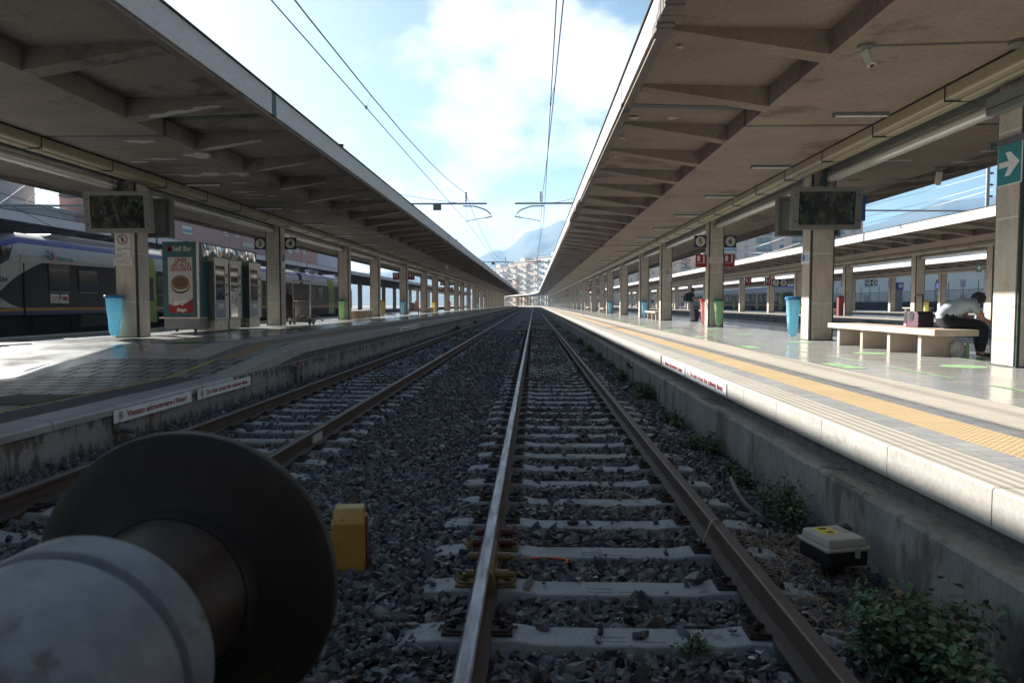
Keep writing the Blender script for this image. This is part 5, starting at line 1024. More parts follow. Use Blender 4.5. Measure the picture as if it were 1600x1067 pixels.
# bicycle-like wheelchair far right
t = thing('folding_ladder', 'blue and white folding stand behind the seated woman by the nearest pillar', 'ladder', (26.2, 41.3, ZR)); a = aty(1535, 478, 41.3); t.location.x = a.x
m = MB(); m.tube([(-.5, -.2, 0), (0, 0, 1.5), (.5, -.2, 0)], .05, 6); m.tube([(-.35, -.14, .35), (.35, -.14, .35)], .05, 6); m.build('frame', M['white'], t); MB().box(-.3, .3, -.1, .05, 1.0, 1.5).build('top_panel', M['blue_sign'], t); m = MB(); m.tube([(-.6 + .38 * math.cos(k * .5236), .2, .95 + .5 * math.sin(k * .5236)) for k in range(13)], .02, 6); m.build('hoop', M['alu'], t)
# ---------------------------------------------------------------- buffer of the track end, right beside the camera
B = thing('buffer', 'large dark round buffer with grey painted sleeve in the left foreground', 'buffer', (-.60, 0, 1.155))
c = aty(297, 905, 1.22); bx_, bz_ = c.x, c.z; B.location = (bx_, 0, bz_)
MB().lathe([(.128, .93), (.124, 1.02), (.126, 1.135), (.135, 1.15)], 'y', n=64).build('plunger', M['buffer_rust'], B, smooth=True)
pr_ = [(.132, 1.14), (.137, 1.155), (.139, 1.165), (.175, 1.178), (.215, 1.186), (.245, 1.193), (.257, 1.20), (.260, 1.212), (.256, 1.224), (.21, 1.236), (.10, 1.25), (.02, 1.253)]
MB().lathe(pr_, 'y', n=96).build('buffer_plate', M['buffer_disc'], B, smooth=True)
MB().lathe([(.10, -.2), (.158, -.2), (.162, .80), (.163, .862), (.159, .866), (.159, .873), (.1675, .877), (.1695, .884), (.1695, .934), (.166, .942), (.128, .947)], 'y', n=72).build('sleeve', M['buffer_grey'], B, smooth=True)
t = thing('buffer_stop', 'steel cross beam of the buffer stop behind the camera', 'buffer stop', (.4, -.4, 0)); MB().box(-1.3, 2.2, -.5, -.2, .98, 1.32).build('beam', M['buffer_rust'], t, world=True)
for x in (-.9, 1.7): MB().prism([(-.45, -.1), (-.25, -.1), (-.25, .98), (-.45, .98)], 'x', x - .08, x + .08).build('post', M['buffer_rust'], t, world=True); MB().prism([(-.45, .9), (-.45, .75), (-1.9, -.1), (-2.1, -.1)], 'x', x - .06, x + .06).build('strut', M['buffer_rust'], t, world=True)
M['glass_d'] = flat('dark_glass', (.03, .04, .05), .1)
# head house behind the track ends (behind the camera)
t = thing('station_building', 'station head house behind the track ends', 'building', (0, -30, 0)); MB().box(-60, 75, -34, -30, -.3, 14).build('wall', M['drip'], t, world=True)
for k in range(14): MB().box(-56 + 9.5 * k, -52 + 9.5 * k, -30.02, -29.95, .5, 5.5).build('doorway', M['glass_d'], t, world=True)
# yellow marker post in the ballast
p = atz(546, 892, -.03); t = thing('marker_post', 'short yellow and red painted marker post standing in the ballast', 'post', (p.x, p.y, -.08), R(8)); h = aty(545, 793, p.y).z + .08; w_ = .098
v = [(x, y, z) for z, k in ((0, 1), (h - .075, 1), (h, .86)) for x, y in ((-w_, -w_ * (1 if k == 1 else .15)), (w_, -w_ * (1 if k == 1 else .15)), (w_, w_), (-w_, w_))]
for i in (8, 9, 10, 11): v[i] = (v[i][0] * .9, v[i][1], v[i][2])
MB().add(v, [(3, 2, 1, 0), (8, 9, 10, 11)] + [(r * 4 + i, r * 4 + (i + 1) % 4, r * 4 + 4 + (i + 1) % 4, r * 4 + 4 + i) for r in (0, 1) for i in range(4)]).build('body', M['post_yellow'], t, bevel=.006)
MB().box(w_ - .03, w_ + .012, w_ * .1, w_ + .01, 0, h - .06).build('red_edge', M['post_red'], t, bevel=.012)
# beige junction box by the wall
p = atz(1290, 905, -.05); t = thing('junction_box', 'beige lidded junction box with yellow label beside the right wall', 'junction box', (1.82, 4.42, -.06), R(14)); t.scale = (.86, .86, .92)
MB().box(-.155, .155, -.165, .165, .155, .255).build('base', M['jb_base'], t, bevel=.008); MB().box(-.05, .05, -.06, .06, -.1, .155).build('post', M['jb_base'], t)
L_ = MB().box(-.168, .168, -.178, .178, .255, .278).build('lid', M['jb_lid'], t, bevel=.007)
v = [(x * k, y * k, z) for z, k in ((.2785, 1), (.335, .94)) for x, y in ((-.15, -.16), (.15, -.16), (.15, .16), (-.15, .16))]
o = MB().add(v, [(3, 2, 1, 0), (4, 5, 6, 7)] + [(i, (i + 1) % 4, 4 + (i + 1) % 4, 4 + i) for i in range(4)]).build('lid_dome', M['jb_lid'], L_, bevel=.012)
MB().box(-.09, .03, -.03, .12, .335, .3362).build('label', M['yellow_label'], L_); tx = text('V5', .055, M['black'], (-.03, -.0, .3366), '+z', None, 'lettering', bold=.002); tx.parent = L_; tx2 = text('N5', .05, M['black'], (-.03, .08, .3366), '+z', None, 'lettering', bold=.001); tx2.parent = L_
MB().box(.05, .075, -.19, -.165, .215, .285).build('latch', M['jb_lid'], t); m = MB()
for k in range(4): m.box(.06, .12, -.02 + .03 * k, -.01 + .03 * k, .335, .3375)
m.build('moulded_ribs', M['jb_lid'], L_); m = MB(); m.tube([(.10, .15, .22), (.18, .22, .3), (.27, .24, .30), (.32, .24, .26)], .022, 10); m.build('hose', M['pipe'], t, smooth=True); m = MB(); m.tube([(.0, -.05, .05), (.07, -.12, .06), (.12, -.2, -.03)], .018, 8); m.build('hose', M['pipe'], t, smooth=True)
def cable(name, label, pts, r, m, cat='cable'):
    P_ = [Vector(p) for p in pts]; out = []
    for i in range(len(P_) - 1):
        p0, p1, p2, p3 = P_[max(i - 1, 0)], P_[i], P_[i + 1], P_[min(i + 2, len(P_) - 1)]
        for k in range(6): s = k / 6; out.append(.5 * ((2 * p1) + (p2 - p0) * s + (2 * p0 - 5 * p1 + 4 * p2 - p3) * s * s + (3 * p1 - p0 - 3 * p2 + p3) * s ** 3))
    out.append(P_[-1]); return tag(MB().tube(out, r, 6).build(name, M[m], None, smooth=True), label, cat, kind='thing')
Z = lambda x, y, z=-.02: tuple(atz(x, y, z))
cable('cord', 'thin tan cord looped over the brown right rail', [Z(1068, 868), Z(1090, 862), Z(1103, 835, .10), Z(1112, 815, .185), Z(1123, 812, .185), Z(1132, 826, .08)], .006, 'rope')
cable('wire', 'tangled tan wire looping below the junction box', [Z(1180, 876), Z(1225, 886), Z(1240, 872), Z(1220, 858), Z(1205, 866), Z(1212, 884), Z(1232, 890), Z(1246, 877), Z(1262, 882), Z(1270, 876)], .005, 'rope')
cable('hose', 'grey bent conduit sticking out of the ballast by the wall', [Z(1142, 746, .06), Z(1150, 765, .05), Z(1166, 788, .0), Z(1192, 808, -.03)], .017, 'pipe')
cable('wire', 'brown wire lying across the sleepers by the rail joint', [Z(798, 849, .06), Z(830, 851), Z(870, 853, .0), Z(910, 846, .0), Z(960, 842, .0), Z(1060, 845, .0)], .006, 'clip')
cable('strap', 'short orange strap on the ballast between the rails', [Z(815, 873), Z(850, 871), Z(885, 874), Z(883, 880)], .008, 'orange_plastic', 'strap')
cable('stick', 'pale dry stick lying beside the brown rail', [Z(1245, 948), Z(1268, 962), Z(1283, 978), Z(1287, 988)], .009, 'rope', 'stick'); cable('stick', 'pale twig across a sleeper between the rails', [Z(930, 770, .0), Z(970, 769, .0), Z(1000, 783, .0)], .006, 'rope', 'stick')
cable('stick', 'pale dry strip of bark by the peeling left wall', [Z(287, 662), Z(300, 656), Z(312, 655)], .012, 'rope', 'stick')
t = thing('hydrant', 'grey standpipe with red cap against the low left wall', 'standpipe', (-4.78, 11.35, -.05)); a = atx(463, 588, -4.8); t.location = (-4.78, a.y, -.05); MB().lathe([(.06, 0), (.06, .36), (.075, .37), (.075, .42), (.03, .43)], n=14).build('pipe', M['steel_dk'], t, smooth=True); m = MB(); m.tube([(0, 0, .36), (0, .12, .40), (0, .2, .40)], .03, 8); m.build('branch', M['steel_dk'], t); MB().lathe([(.05, .2), (.05, .27)], 'y', (0, 0, .40), 10).build('cap', M['red'], t); m = MB(); m.tube([(0, .14, .4), (.02, .17, .2), (.0, .16, 0)], .02, 8); m.build('hose', M['tr_under'], t)
t = thing('broken_drain', 'broken drain pipe stub poking from the peeling left wall', 'drain pipe', (-4.9, 8.9, .16)); a = atx(187, 668, -4.88); t.location = (-4.9, a.y, a.z); m = MB(); m.tube([(-.1, 0, 0), (.08, .02, -.01), (.16, .08, -.04)], .05, 12); m.build('pipe', M['pipe'], t, smooth=True); MB().lathe([(.085, -.02), (.07, .03)], 'x', (0.0, 0, 0), 12).build('collar', M['recess'], t)
for k, (px, py) in enumerate(((988, 572), (705, 515), (1042, 560))):
    if k < 2:
        a = atx(px, py, 2.10) if px > 800 else atx(px, py, -4.92); t = thing('wall_tap', 'small red capped tap on the %s platform ledge' % ('right' if px > 800 else 'left'), 'tap', a); s = -1 if px > 800 else 1
        m = MB(); m.tube([(0, 0, -.05), (s * .06, 0, 0), (s * .1, 0, .03)], .02, 6); m.build('body', M['tr_under'], t); MB().lathe([(.03, 0), (.04, .05)], 'z', (s * .1, 0, .03), 8).build('cap', M['red'], t)
# ---------------------------------------------------------------- weeds along the right wall
def plant(name, label, c, rx, ry, h, n, leaf, seed, cat='weed', group='weeds along the right wall', stems=14, m='leaf'):
    r_ = np.random.default_rng(seed); t = thing(name, label, cat, c, 0, group); m1 = MB(); sp = []
    for k in range(stems):
        a = r_.uniform(0, 6.28); q = r_.uniform(0, 1) ** .6; tip = Vector((rx * q * math.cos(a), ry * q * math.sin(a), h * r_.uniform(.5, 1) * (1.08 - .5 * q * q))); root_ = Vector((tip.x * .35, tip.y * .35, -.03)); mid = (root_ + tip) / 2 + Vector((0, 0, h * .15)); m1.tube([root_, mid, tip], .004, 4); sp.append((root_, mid, tip))
    m1.build('stem', M['stem'], t); v = []; f = []
    for k in range(n):
        s_ = sp[r_.integers(len(sp))]; u = r_.uniform(.25, 1.0); p = s_[0] * (1 - u) ** 2 + s_[1] * 2 * u * (1 - u) + s_[2] * u * u + Vector(r_.normal(0, .055 * (h / .3), 3)) * .8
        p.z = max(p.z, -.02); d = Vector(r_.normal(0, 1, 3)); d.z = d.z * .5 + .15; d.normalize(); nn = Vector((r_.normal(0, .5), r_.normal(0, .5), 1)).normalized(); sd = d.cross(nn).normalized(); L = leaf * r_.uniform(.35, 1.5); up = sd.cross(d).normalized()
        b = len(v); v += [p, p + d * L * .5 + sd * L * .36 + up * L * .06, p + d * L - up * L * .1, p + d * L * .5 - sd * L * .36 + up * L * .06]; f += [(b, b + 1, b + 2), (b, b + 2, b + 3)]
    MB().add(v, f, [1 if r_.random() < .06 else 0 for _ in f]).build('leaves', [M[m], M['dry']], t); return t
for i, (px, py, rx, ry, h, n, lf, lab) in enumerate(((1500, 985, .38, .42, .38, 3000, .042, 'big leafy weed clump at the foot of the right wall nearest the camera'), (1385, 925, .24, .34, .16, 1100, .036, 'low weed clump between the junction box and the biggest weed'), (1222, 812, .19, .36, .30, 1900, .03, 'dense bushy weed just behind the junction box'), (1140, 705, .17, .55, .20, 1500, .034, 'weed clump on the ballast two clumps beyond the junction box'),
                                                         (1040, 622, .16, .6, .26, 1300, .04, 'upright weed clump midway along the right wall'), (1000, 592, .15, .7, .2, 900, .045, 'low spreading weed clump under the red capped tap'), (955, 560, .16, .9, .2, 800, .05, 'weed clump far along the right wall'), (915, 535, .16, 1.2, .22, 700, .06, 'farthest dark weed clump along the right wall'),
                                                         (1180, 752, .12, .4, .16, 900, .03, 'low weeds between the junction box weed and the next clump'), (1095, 662, .12, .5, .16, 900, .034, 'low weeds just beyond the bent grey conduit'), (1022, 608, .13, .6, .16, 700, .04, 'weeds hugging the right wall below the distant warning sign'), (975, 574, .13, .8, .18, 700, .045, 'weeds hugging the right wall beyond the distant warning sign'), (936, 548, .14, 1.0, .18, 600, .05, 'thin weeds near the far end of the right wall'), (1075, 1010, .10, .14, .07, 260, .022, 'sparse weed sprouting from a sleeper between the rails'), (1035, 700, .07, .12, .05, 160, .02, 'tiny weed beside the brown rail'), (1290, 600, .0, .0, .1, 0, .02, ''))):
    if n == 0: continue
    p = atz(px, py, -.02)
    if i < 13: p.x = min(p.x, 2.0 - rx * .5)
    if i == 0: p = Vector((1.72, 3.12, -.03))
    if i == 1: p = Vector((1.86, 3.75, -.03))
    plant('weed', lab, p, rx, ry, h, n, lf, 40 + i)
p = atx(1160, 492, 19.2); plant('weed', 'leafy branch growing from the track bed before the second right platform', (19.0, 42.0, 0), .7, .9, .75, 700, .12, 77, group=None, stems=10)
for i, (px, py) in enumerate(((740, 506), (705, 516), (775, 496), (790, 491))):
    p = atz(px, py, -.02); plant('weed', 'small weed tuft against the left wall, %s from the camera' % nth(i), (max(p.x, -4.8), p.y, -.03), .3, .5, .35, 300, .07, 90 + i, group='weeds along the left wall')
r_ = np.random.default_rng(5); v = []; f = []
for k in range(5200):
    x = r_.uniform(-1.2, 1.9); y = r_.uniform(24, 75); 
    if math.sin(x * 2.2 + 1) * math.sin(y * .45) + r_.normal(0, .3) < .55: continue
    p = Vector((x, y, -.06)); a = r_.uniform(0, 6.28); L = r_.uniform(.05, .16); q = Vector((math.cos(a), math.sin(a), 0)); b = len(v); v += [p - q * .02, p + q * .02, p + Vector((r_.normal(0, .05), r_.normal(0, .05), L))]; f.append((b, b + 1, b + 2))
tag(MB().add(v, f).build('grass', M['leaf_y']), 'sparse grass growing in the distant track ballast', 'grass', kind='stuff')
v = []; f = []; mm = []
for k in range(420):
    y = 2.6 + 16 * r_.uniform() ** 2; x = r_.uniform(-4.7, 2.0); s_ = r_.uniform(.01, .03); p = Vector((x, y, .0 + r_.uniform(-.02, .01))); b = len(v)
    for q in range(5): a = q * 1.2566 + r_.uniform(-.3, .3); v.append(p + Vector((s_ * math.cos(a), s_ * math.sin(a) * r_.uniform(.4, 1), r_.uniform(-.008, .012))))
    f.append(tuple(range(b, b + 5))); mm.append(0 if r_.uniform() < .35 else 1)
tag(MB().add(v, f, mm).build('litter', [M['litter'], M['dry']]), 'scraps of litter and dry leaves scattered on the ballast', 'litter', kind='stuff')
v = []; f = []
for k in range(900):
    x = r_.uniform(1.4, 2.05); y = r_.uniform(2.8, 5.2); a = r_.uniform(0, 6.28); L = r_.uniform(.05, .2); p = Vector((x, y, -.015 + r_.uniform(0, .03))); q = Vector((math.cos(a), math.sin(a), r_.uniform(-.1, .25))) * L; s_ = Vector((-q.y, q.x, 0)).normalized() * .0022; b = len(v); v += [p - s_, p + s_, p + q + s_, p + q - s_]; f.append((b, b + 1, b + 2, b + 3))
tag(MB().add(v, f).build('dry_grass', M['dry']), 'dry straw and twigs on the ground by the right wall', 'dry grass', kind='stuff')
# ---------------------------------------------------------------- overhead line
def mast(x, y, z0, z1, label):
    t = thing('catenary_mast', label, 'mast', (x, y, z0), 0, 'catenary masts'); MB().lathe([(.12, 0), (.10, z1 - z0)], n=12).build('pole', M['mast'], t, smooth=True); MB().box(-.3, .3, -.3, .3, 0, .06).build('foot', M['mast'], t); return t
ZB = aty(705, 318.5, 35.5).z
def registration(y, zb, lx0, lx1, rx0, rx1, i):
    for side, x0, x1, xa, sg in (('left', lx0, lx1, lx1 - 1.0, 1), ('right', rx0, rx1, rx0 + 1.25, -1)):
        t = thing('cantilever', '%s horizontal cantilever tube with curved steady arm, %s portal' % (side, nth(i)), 'cantilever', (xa, y, zb), 0, 'overhead line cantilevers')
        m = MB(); m.tube([(x0, y, zb), (x1, y, zb)], .045, 8); m.build('tube', M['mast'], t, world=True)
        e = xa + sg * 1.25; m = MB(); m.tube([(xa - sg * .15, y, zb - .12), (xa + sg * .45, y, zb - .13), (xa + sg * .95, y, zb - .3), (e - sg * .1, y, zb - .46), (e, y, zb - .62), (e - sg * .3, y, zb - .68)], .032, 8); m.build('steady_arm', M['mast'], t, world=True, smooth=True)
        m = MB(); m.tube([(e - sg * .3, y, zb - .68), (e - sg * .95, y, zb - .78), (xa + sg * .02, y, zb - .86)], .018, 6); m.build('registration_rod', M['mast'], t, world=True)
        m = MB()
        for k in range(5): m.lathe([(.03, .08 + .1 * k), (.065, .12 + .1 * k), (.03, .16 + .1 * k)], 'z', (xa, y, zb), 10)
        m.build('insulator', M['insul'], t, world=True)
        if side == 'left': m = MB(); m.box(x1 - 2.6, x1 - 2.2, y - .01, y + .01, zb - .32, zb - .04); m.build('tag_plate', M['bezel'], t, world=True)
    mast(-9.0, y, 5.7, zb + 1.1, 'grey catenary mast on the left canopy roof, %s portal' % nth(i)); mast(6.2, y, 5.85, zb + 1.1, 'grey catenary mast on the right canopy roof, %s portal' % nth(i))
registration(35.5, ZB, -9.0, -2.28, -.92, 6.2, 0); registration(84.8, ZB, -9.0, -2.3, -.9, 6.2, 1); registration(150, ZB, -9.0, -2.3, -.9, 6.2, 2)
def wires(x, lab, xm, lo, hi, y0=-14):
    sup = [y0, 35.5, 84.8, 150, 230]; z0 = 1.632 + lo; c = []; ms = []
    for i in range(4):
        for k in range(13 if i == 3 else 12):
            s = k / 12; y = sup[i] + (sup[i + 1] - sup[i]) * s; zz = .25 * (sup[i + 1] - sup[i]) / 50; c.append((x + .18 * (1 if i % 2 else -1) * (1 - 2 * s), y, z0)); ms.append((xm, y, ZB + .5 - 4 * (hi) * s * (1 - s)))
    o = tag(MB().tube(c, .010, 5).build('contact_wire', M['wire']), 'contact wire over the %s track' % lab, 'wire', 'overhead line wires', 'thing'); o2 = tag(MB().tube(ms, .012, 5).build('messenger_wire', M['wire']), 'upper messenger wire over the %s track' % lab, 'wire', 'overhead line wires', 'thing')
    m = MB()
    for k in range(2, 46, 5):
        a, b = c[k], ms[k]
        m = MB().tube([a, b], .006, 4); m.box(a[0] - .015, a[0] + .015, a[1] - .05, a[1] + .05, a[2] - .02, a[2] + .03); m.build('dropper', M['wire'], o2)
wires(.30, 'right-hand', .42, 4.0, .95); wires(-3.42, 'left-hand', -3.3, 3.95, 1.15)
cable('stay_wire', 'thin stay wire from the first portal to the left canopy', [(-9.0, 35.5, ZB + 1.0), (-5.9, 35.5, ZB + .35), (-3.6, 35.5, ZB + .02)], .012, 'wire', 'wire'); cable('stay_wire', 'thin stay wire from the first portal to the right canopy', [(6.2, 35.5, ZB + 1.0), (3.6, 35.5, ZB + .55), (1.0, 35.5, ZB + .03)], .012, 'wire', 'wire')
for i, (px, py) in enumerate(((533, 234), (713, 385))): a = atx(px, py, -5.4); t = thing('vent_post', 'short dark post on the edge of the left canopy, %s one' % nth(i), 'post', (a.x, a.y, 5.68)); MB().lathe([(.06, 0), (.06, .34), (.075, .345), (.075, .40)], n=10).build('pipe', M['joint'], t)
t = mast(-23.5, 27.0, 5.6, 8.6, 'lattice mast on the canopy behind the train'); a = aty(112, 336, 27.0); t.location = (a.x, 27.0, 5.6); MB().prism([(-.35, 0), (.35, 0), (.1, .35), (-.1, .35)], 'y', -.1, .1).build('gusset', M['mast'], t)
cable('cross_span', 'horizontal tube of the overhead line behind the train', [tuple(aty(-60, 321, 27)), tuple(aty(60, 321.5, 27)), tuple(aty(112, 322, 27)), tuple(aty(160, 322, 27))], .05, 'mast', 'tube')
for i, (p, q) in enumerate((((-40, 345), (45, 286)), ((10, 318), (160, 392)), ((40, 318), (75, 283)), ((-20, 296), (140, 340)), ((60, 322), (150, 345)))): cable('span_wire', 'thin overhead wire behind the left train, number %s of five' % nth(i), [tuple(aty(*p, 29)), tuple(aty((p[0] + q[0]) / 2, (p[1] + q[1]) / 2 + 1, 30)), tuple(aty(*q, 31))], .014, 'wire', 'wire')
t = mast(29, 33, 5.7, 11, 'grey catenary mast beyond the second right canopy'); a = aty(1543, 300, 46); t.location = (a.x, 46, 5.6)
for i in range(3): MB().lathe([(.03, 0), (.08, .12), (.03, .25)], 'x', (.1, 0, 2.6 + i * .7), 8).build('insulator', M['insul'], t)
cable('cross_span', 'horizontal tube of the overhead line beyond the right canopy', [tuple(aty(1340, 329, 40)), tuple(aty(1440, 329.5, 40)), tuple(aty(1545, 330, 40))], .045, 'mast', 'tube')
for i, (p, q) in enumerate((((1345, 324), (1552, 270)), ((1340, 342), (1552, 288)), ((1340, 353), (1552, 296)), ((1140, 398), (1250, 362)), ((1140, 412), (1250, 380)), ((1140, 392), (1230, 396)), ((970, 400), (1100, 414)))): cable('span_wire', 'pale overhead wire on the right, number %s of seven from the top' % nth(i), [tuple(aty(*p, 60)), tuple(aty((p[0] + q[0]) / 2, (p[1] + q[1]) / 2 + 1.5, 58)), tuple(aty(*q, 52))], .016, 'mast', 'wire')
# ---------------------------------------------------------------- buildings
def facade(name, label, x, y, rz, W, D, floors, fh, cols, wall, trim, h0=0, balc=(), rail='bal_rail', awn=None, win=(1.1, 1.6), seed=1, door=None, inset=None, zmin=0):
    r_ = random.Random(seed); t = thing(name, label, 'building', (x, y, 0), rz); H = h0 + floors * fh + .6
    MB().box(-W / 2, W / 2, 0, D, 0, H).build('wall', M[wall], t); MB().box(-W / 2 - .25, W / 2 + .25, -.25, D + .2, H, H + .35).build('cornice', M[trim], t)
    MB().box(-W * .3, -W * .12, D * .3, D * .7, H + .35, H + 2.8).build('stair_head', M[wall], t)
    m = MB(); [m.tube([(u, D * .4, H), (u, D * .4, H + r_.uniform(1.5, 3.5))], .05, 4) for u in [r_.uniform(-W / 2, W / 2) for _ in range(6)]]; m.build('aerial', M['mast'], t)
    cw = W / cols; w0 = None; b0 = None; cnt = 0
    for fl in range(floors):
        z = h0 + fl * fh
        if z + fh < zmin: continue
        for c_ in range(cols):
            u = -W / 2 + cw * (c_ + .5)
            if c_ in balc:
                if inset: MB().box(u - cw * .44, u + cw * .44, -.03, .02, z + .1, z + fh - .35).build('recess_panel', M[inset], t)
                if b0 is None:
                    bw_ = cw * .44; m = MB(); m.box(-bw_, bw_, -1.15, 0, -.14, 0); b0 = m.build('balcony', M[trim], t); m = MB(); n_ = int(bw_ * 2 / .28)
                    for k in range(n_ + 1): q = -bw_ + k * 2 * bw_ / n_; m.box(q - .02, q + .02, -1.13, -1.09, 0, .95)
                    m.box(-bw_, bw_, -1.14, -1.07, .95, 1.0); m.box(-bw_, -bw_ + .05, -1.1, 0, .95, 1.0); m.box(bw_ - .05, bw_, -1.1, 0, .95, 1.0); m.box(-bw_ + .05, bw_ - .05, -1.08, -1.06, .08, .7); o = m.build('railing', M[rail], None); o.parent = b0; bb = b0
                else: bb = dup(b0, parent=t)
                bb.location = (u, 0, z + .16); cnt += 1
                for q in ((-.22, .22) if inset else (0,)): MB().box(u + q * cw * .9 - .5, u + q * cw * .9 + .5, -.055, -.0305 if inset else .0, z + .2, z + 2.45).build('balcony_door', M[r_.choice(door or ['glass_dark', 'shutter'])], t)
                if awn and r_.random() < .45:
                    m = MB(); a_ = cw * .4; m.prism([(-.03, z + fh - .35), (-1.0, z + fh - 1.0), (-1.0, z + fh - 1.05), (-.03, z + fh - .42)], 'x', u - a_, u + a_); m.build('awning', M[r_.choice(awn)], t)
                if r_.random() < .4: MB().box(u + cw * .2, u + cw * .2 + .8, -1.05, -.75, z + .2, z + .75).build('air_conditioner', M['white'], t)
            else:
                wd, wh = win; MB().box(u - wd / 2, u + wd / 2, -.06, .02, z + .95, z + .95 + wh).build('window', M[r_.choice(['glass_dark', 'shutter', 'shutter'])], t)
                MB().box(u - wd / 2 - .12, u + wd / 2 + .12, -.14, .0, z + .83, z + .93).build('sill', M[trim], t)
    return t
M['b_pink'] = rough_mat('pale_pink_render', (.62, .53, .47), (.70, .62, .56), .25, 3, .9, .05, .01, (.50, .42, .37), .62); M['b_peach'] = rough_mat('peach_render', (.66, .52, .38), (.72, .60, .46), .25, 3, .9, .05, .01, (.55, .44, .34), .62); M['b_white'] = rough_mat('white_render', (.68, .66, .62), (.75, .73, .69), .25, 3, .9, .05, .01, (.58, .55, .52), .64)
M['b_rose'] = rough_mat('rose_render', (.46, .255, .22), (.52, .30, .26), .2, 3, .9, .05, .01, (.40, .22, .2), .66); M['b_tan'] = rough_mat('tan_render', (.64, .46, .34), (.70, .53, .40), .25, 3, .9, .05, .01); M['b_grey'] = flat('blue_grey_cladding', (.35, .39, .46), .6); M['b_cream'] = rough_mat('grey_white_render', (.50, .49, .46), (.56, .55, .52), .3, 3, .9, .05, .01)
M['trim_w'] = flat('white_trim', (.62, .60, .57), .8); M['bal_rail'] = flat('balcony_railing', (.12, .11, .11), .6); M['shutter'] = flat('roller_shutter', (.36, .31, .29), .7); M['glass_dark'] = flat('window_glass', (.03, .04, .05), .1); M['awn_o'] = flat('orange_awning', (.5, .16, .06), .8); M['awn_w'] = flat('striped_awning', (.5, .45, .4), .8); M['awn_g'] = flat('green_awning', (.06, .18, .13), .8); M['b_green'] = flat('green_recess', (.20, .31, .22), .85); M['shutter_r'] = flat('red_shutter', (.38, .12, .11), .7); M['shutter_b'] = flat('blue_grey_shutter', (.28, .34, .46), .7)
def sx(px, Y): return (px - 834) * Y / 1140
A1 = R(-38)
def hgt(py, Y): return 1.632 + (474.5 - py) * Y / 1140
AB = R(-58); DX, DY = math.cos(AB), math.sin(AB)
for i, (s0, s1, H, wl, cols, balc, sd, lab) in enumerate(((0, 30, 24, 'b_pink', 6, (1, 2, 4, 5), 3, 'pale pink apartment block with balconies, leftmost at the far end of the tracks'), (30, 60, 26.5, 'b_peach', 5, (1, 3), 5, 'peach apartment block with balconies, in the middle at the far end of the tracks'), (60, 112, 28, 'b_white', 9, (0, 2, 5, 7), 8, 'tall white apartment block at the far end of the tracks, partly behind the right canopy'))):
    s = (s0 + s1) / 2; fl = int(H / 3.45); facade('apartment_building', lab, -31 + DX * s, 475 + DY * s, AB, s1 - s0 - .3, 14, fl, 3.45, cols, wl, 'trim_w', H - fl * 3.45 - .6, balc, 'bal_rail', ['awn_o', 'awn_w', 'awn_g'], (1.2, 1.5), sd)
facade('apartment_building', 'tan apartment block with green recessed balconies and red shutters on the right', sx(1215, 300), 300, R(-6), 62, 16, 12, 3.1, 9, 'b_tan', 'trim_w', 1, (1, 3, 5, 7), 'bal_rail', None, (1.6, 1.7), 21, ['shutter_r', 'shutter_b', 'shutter_r'], 'b_green', 14)
facade('apartment_building', 'yellow tan apartment block behind the right canopy pillars', sx(1010, 330), 330, R(-8), 48, 14, 9, 3.2, 10, 'b_peach', 'trim_w', 1, (1, 4, 8), 'bal_rail', ['awn_o', 'awn_w'], (1.2, 1.5), 23)
facade('apartment_building', 'low white building behind the far right tracks', sx(1400, 190), 190, R(-4), 70, 12, 2, 4, 12, 'b_white', 'trim_w', 1, (), win=(1.4, 1.8), seed=30)
def wall_building(name, label, X, y0, y1, H, D, wl, wins, seed, trim='trim_w', joints=()):
    t = thing(name, label, 'building', (X, (y0 + y1) / 2, 0)); MB().box(X - D, X, y0, y1, 0, H).build('wall', M[wl], t, world=True); MB().box(X - D - .2, X + .2, y0 - .2, y1 + .2, H, H + .4).build('cornice', M[trim], t, world=True)
    for (a, b, c, d_, k) in wins:
        w_ = MB().box(X - .05, X + .03, a, b, c, d_).build('window', M['trim_w'], t, world=True); g_ = MB().box(X + .0305, X + .04, a + .12, b - .12, c + .1, d_ - .1 if not k else c + (d_ - c) * .55).build('pane', M['glass_dark'], None); g_.parent = w_; g_.location = (-t.location.x, -t.location.y, 0)
        MB().box(X, X + .16, a - .15, b + .15, c - .14, c - .02).build('sill', M[trim], t, world=True)
    for y in joints: MB().box(X + .0, X + .05, y - .12, y + .12, 0, H).build('downpipe', M[wl], t, world=True)
    return t
def win_at(X, px0, px1, py0, py1): a = atx(px0, py0, X); b = atx(px1, py1, X); return (min(a.y, b.y), max(a.y, b.y), b.z, a.z, 1)
XP = -46; yA = atx(265, 400, XP).y; yB = atx(496, 400, XP).y
wall_building('apartment_building', 'rose pink building with few windows behind the train', XP, yA, yB, 24, 14, 'b_rose', [win_at(XP, 285, 299, 352, 366), win_at(XP, 351, 355, 361, 368), win_at(XP, 368, 372, 365, 370), win_at(XP, 380, 395, 379, 386), win_at(XP, 450, 456, 390, 396), win_at(XP, 462, 466, 388, 394), win_at(XP, 473, 477, 391, 396)], 3, 'trim_w', [atx(361, 400, XP).y, atx(378, 400, XP).y, atx(459, 400, XP).y, atx(471, 400, XP).y])
wall_building('building', 'blue grey clad block at the far end of the pink building', -47, yB + 1, atx(530, 400, -47).y, 17, 12, 'b_grey', [], 3)
XW = -62; wall_building('building', 'tall grey white building with one shuttered window at the far left', XW, 60, atx(55, 320, XW).y, 30, 14, 'b_cream', [win_at(XW, 14, 37, 311, 331)], 3)
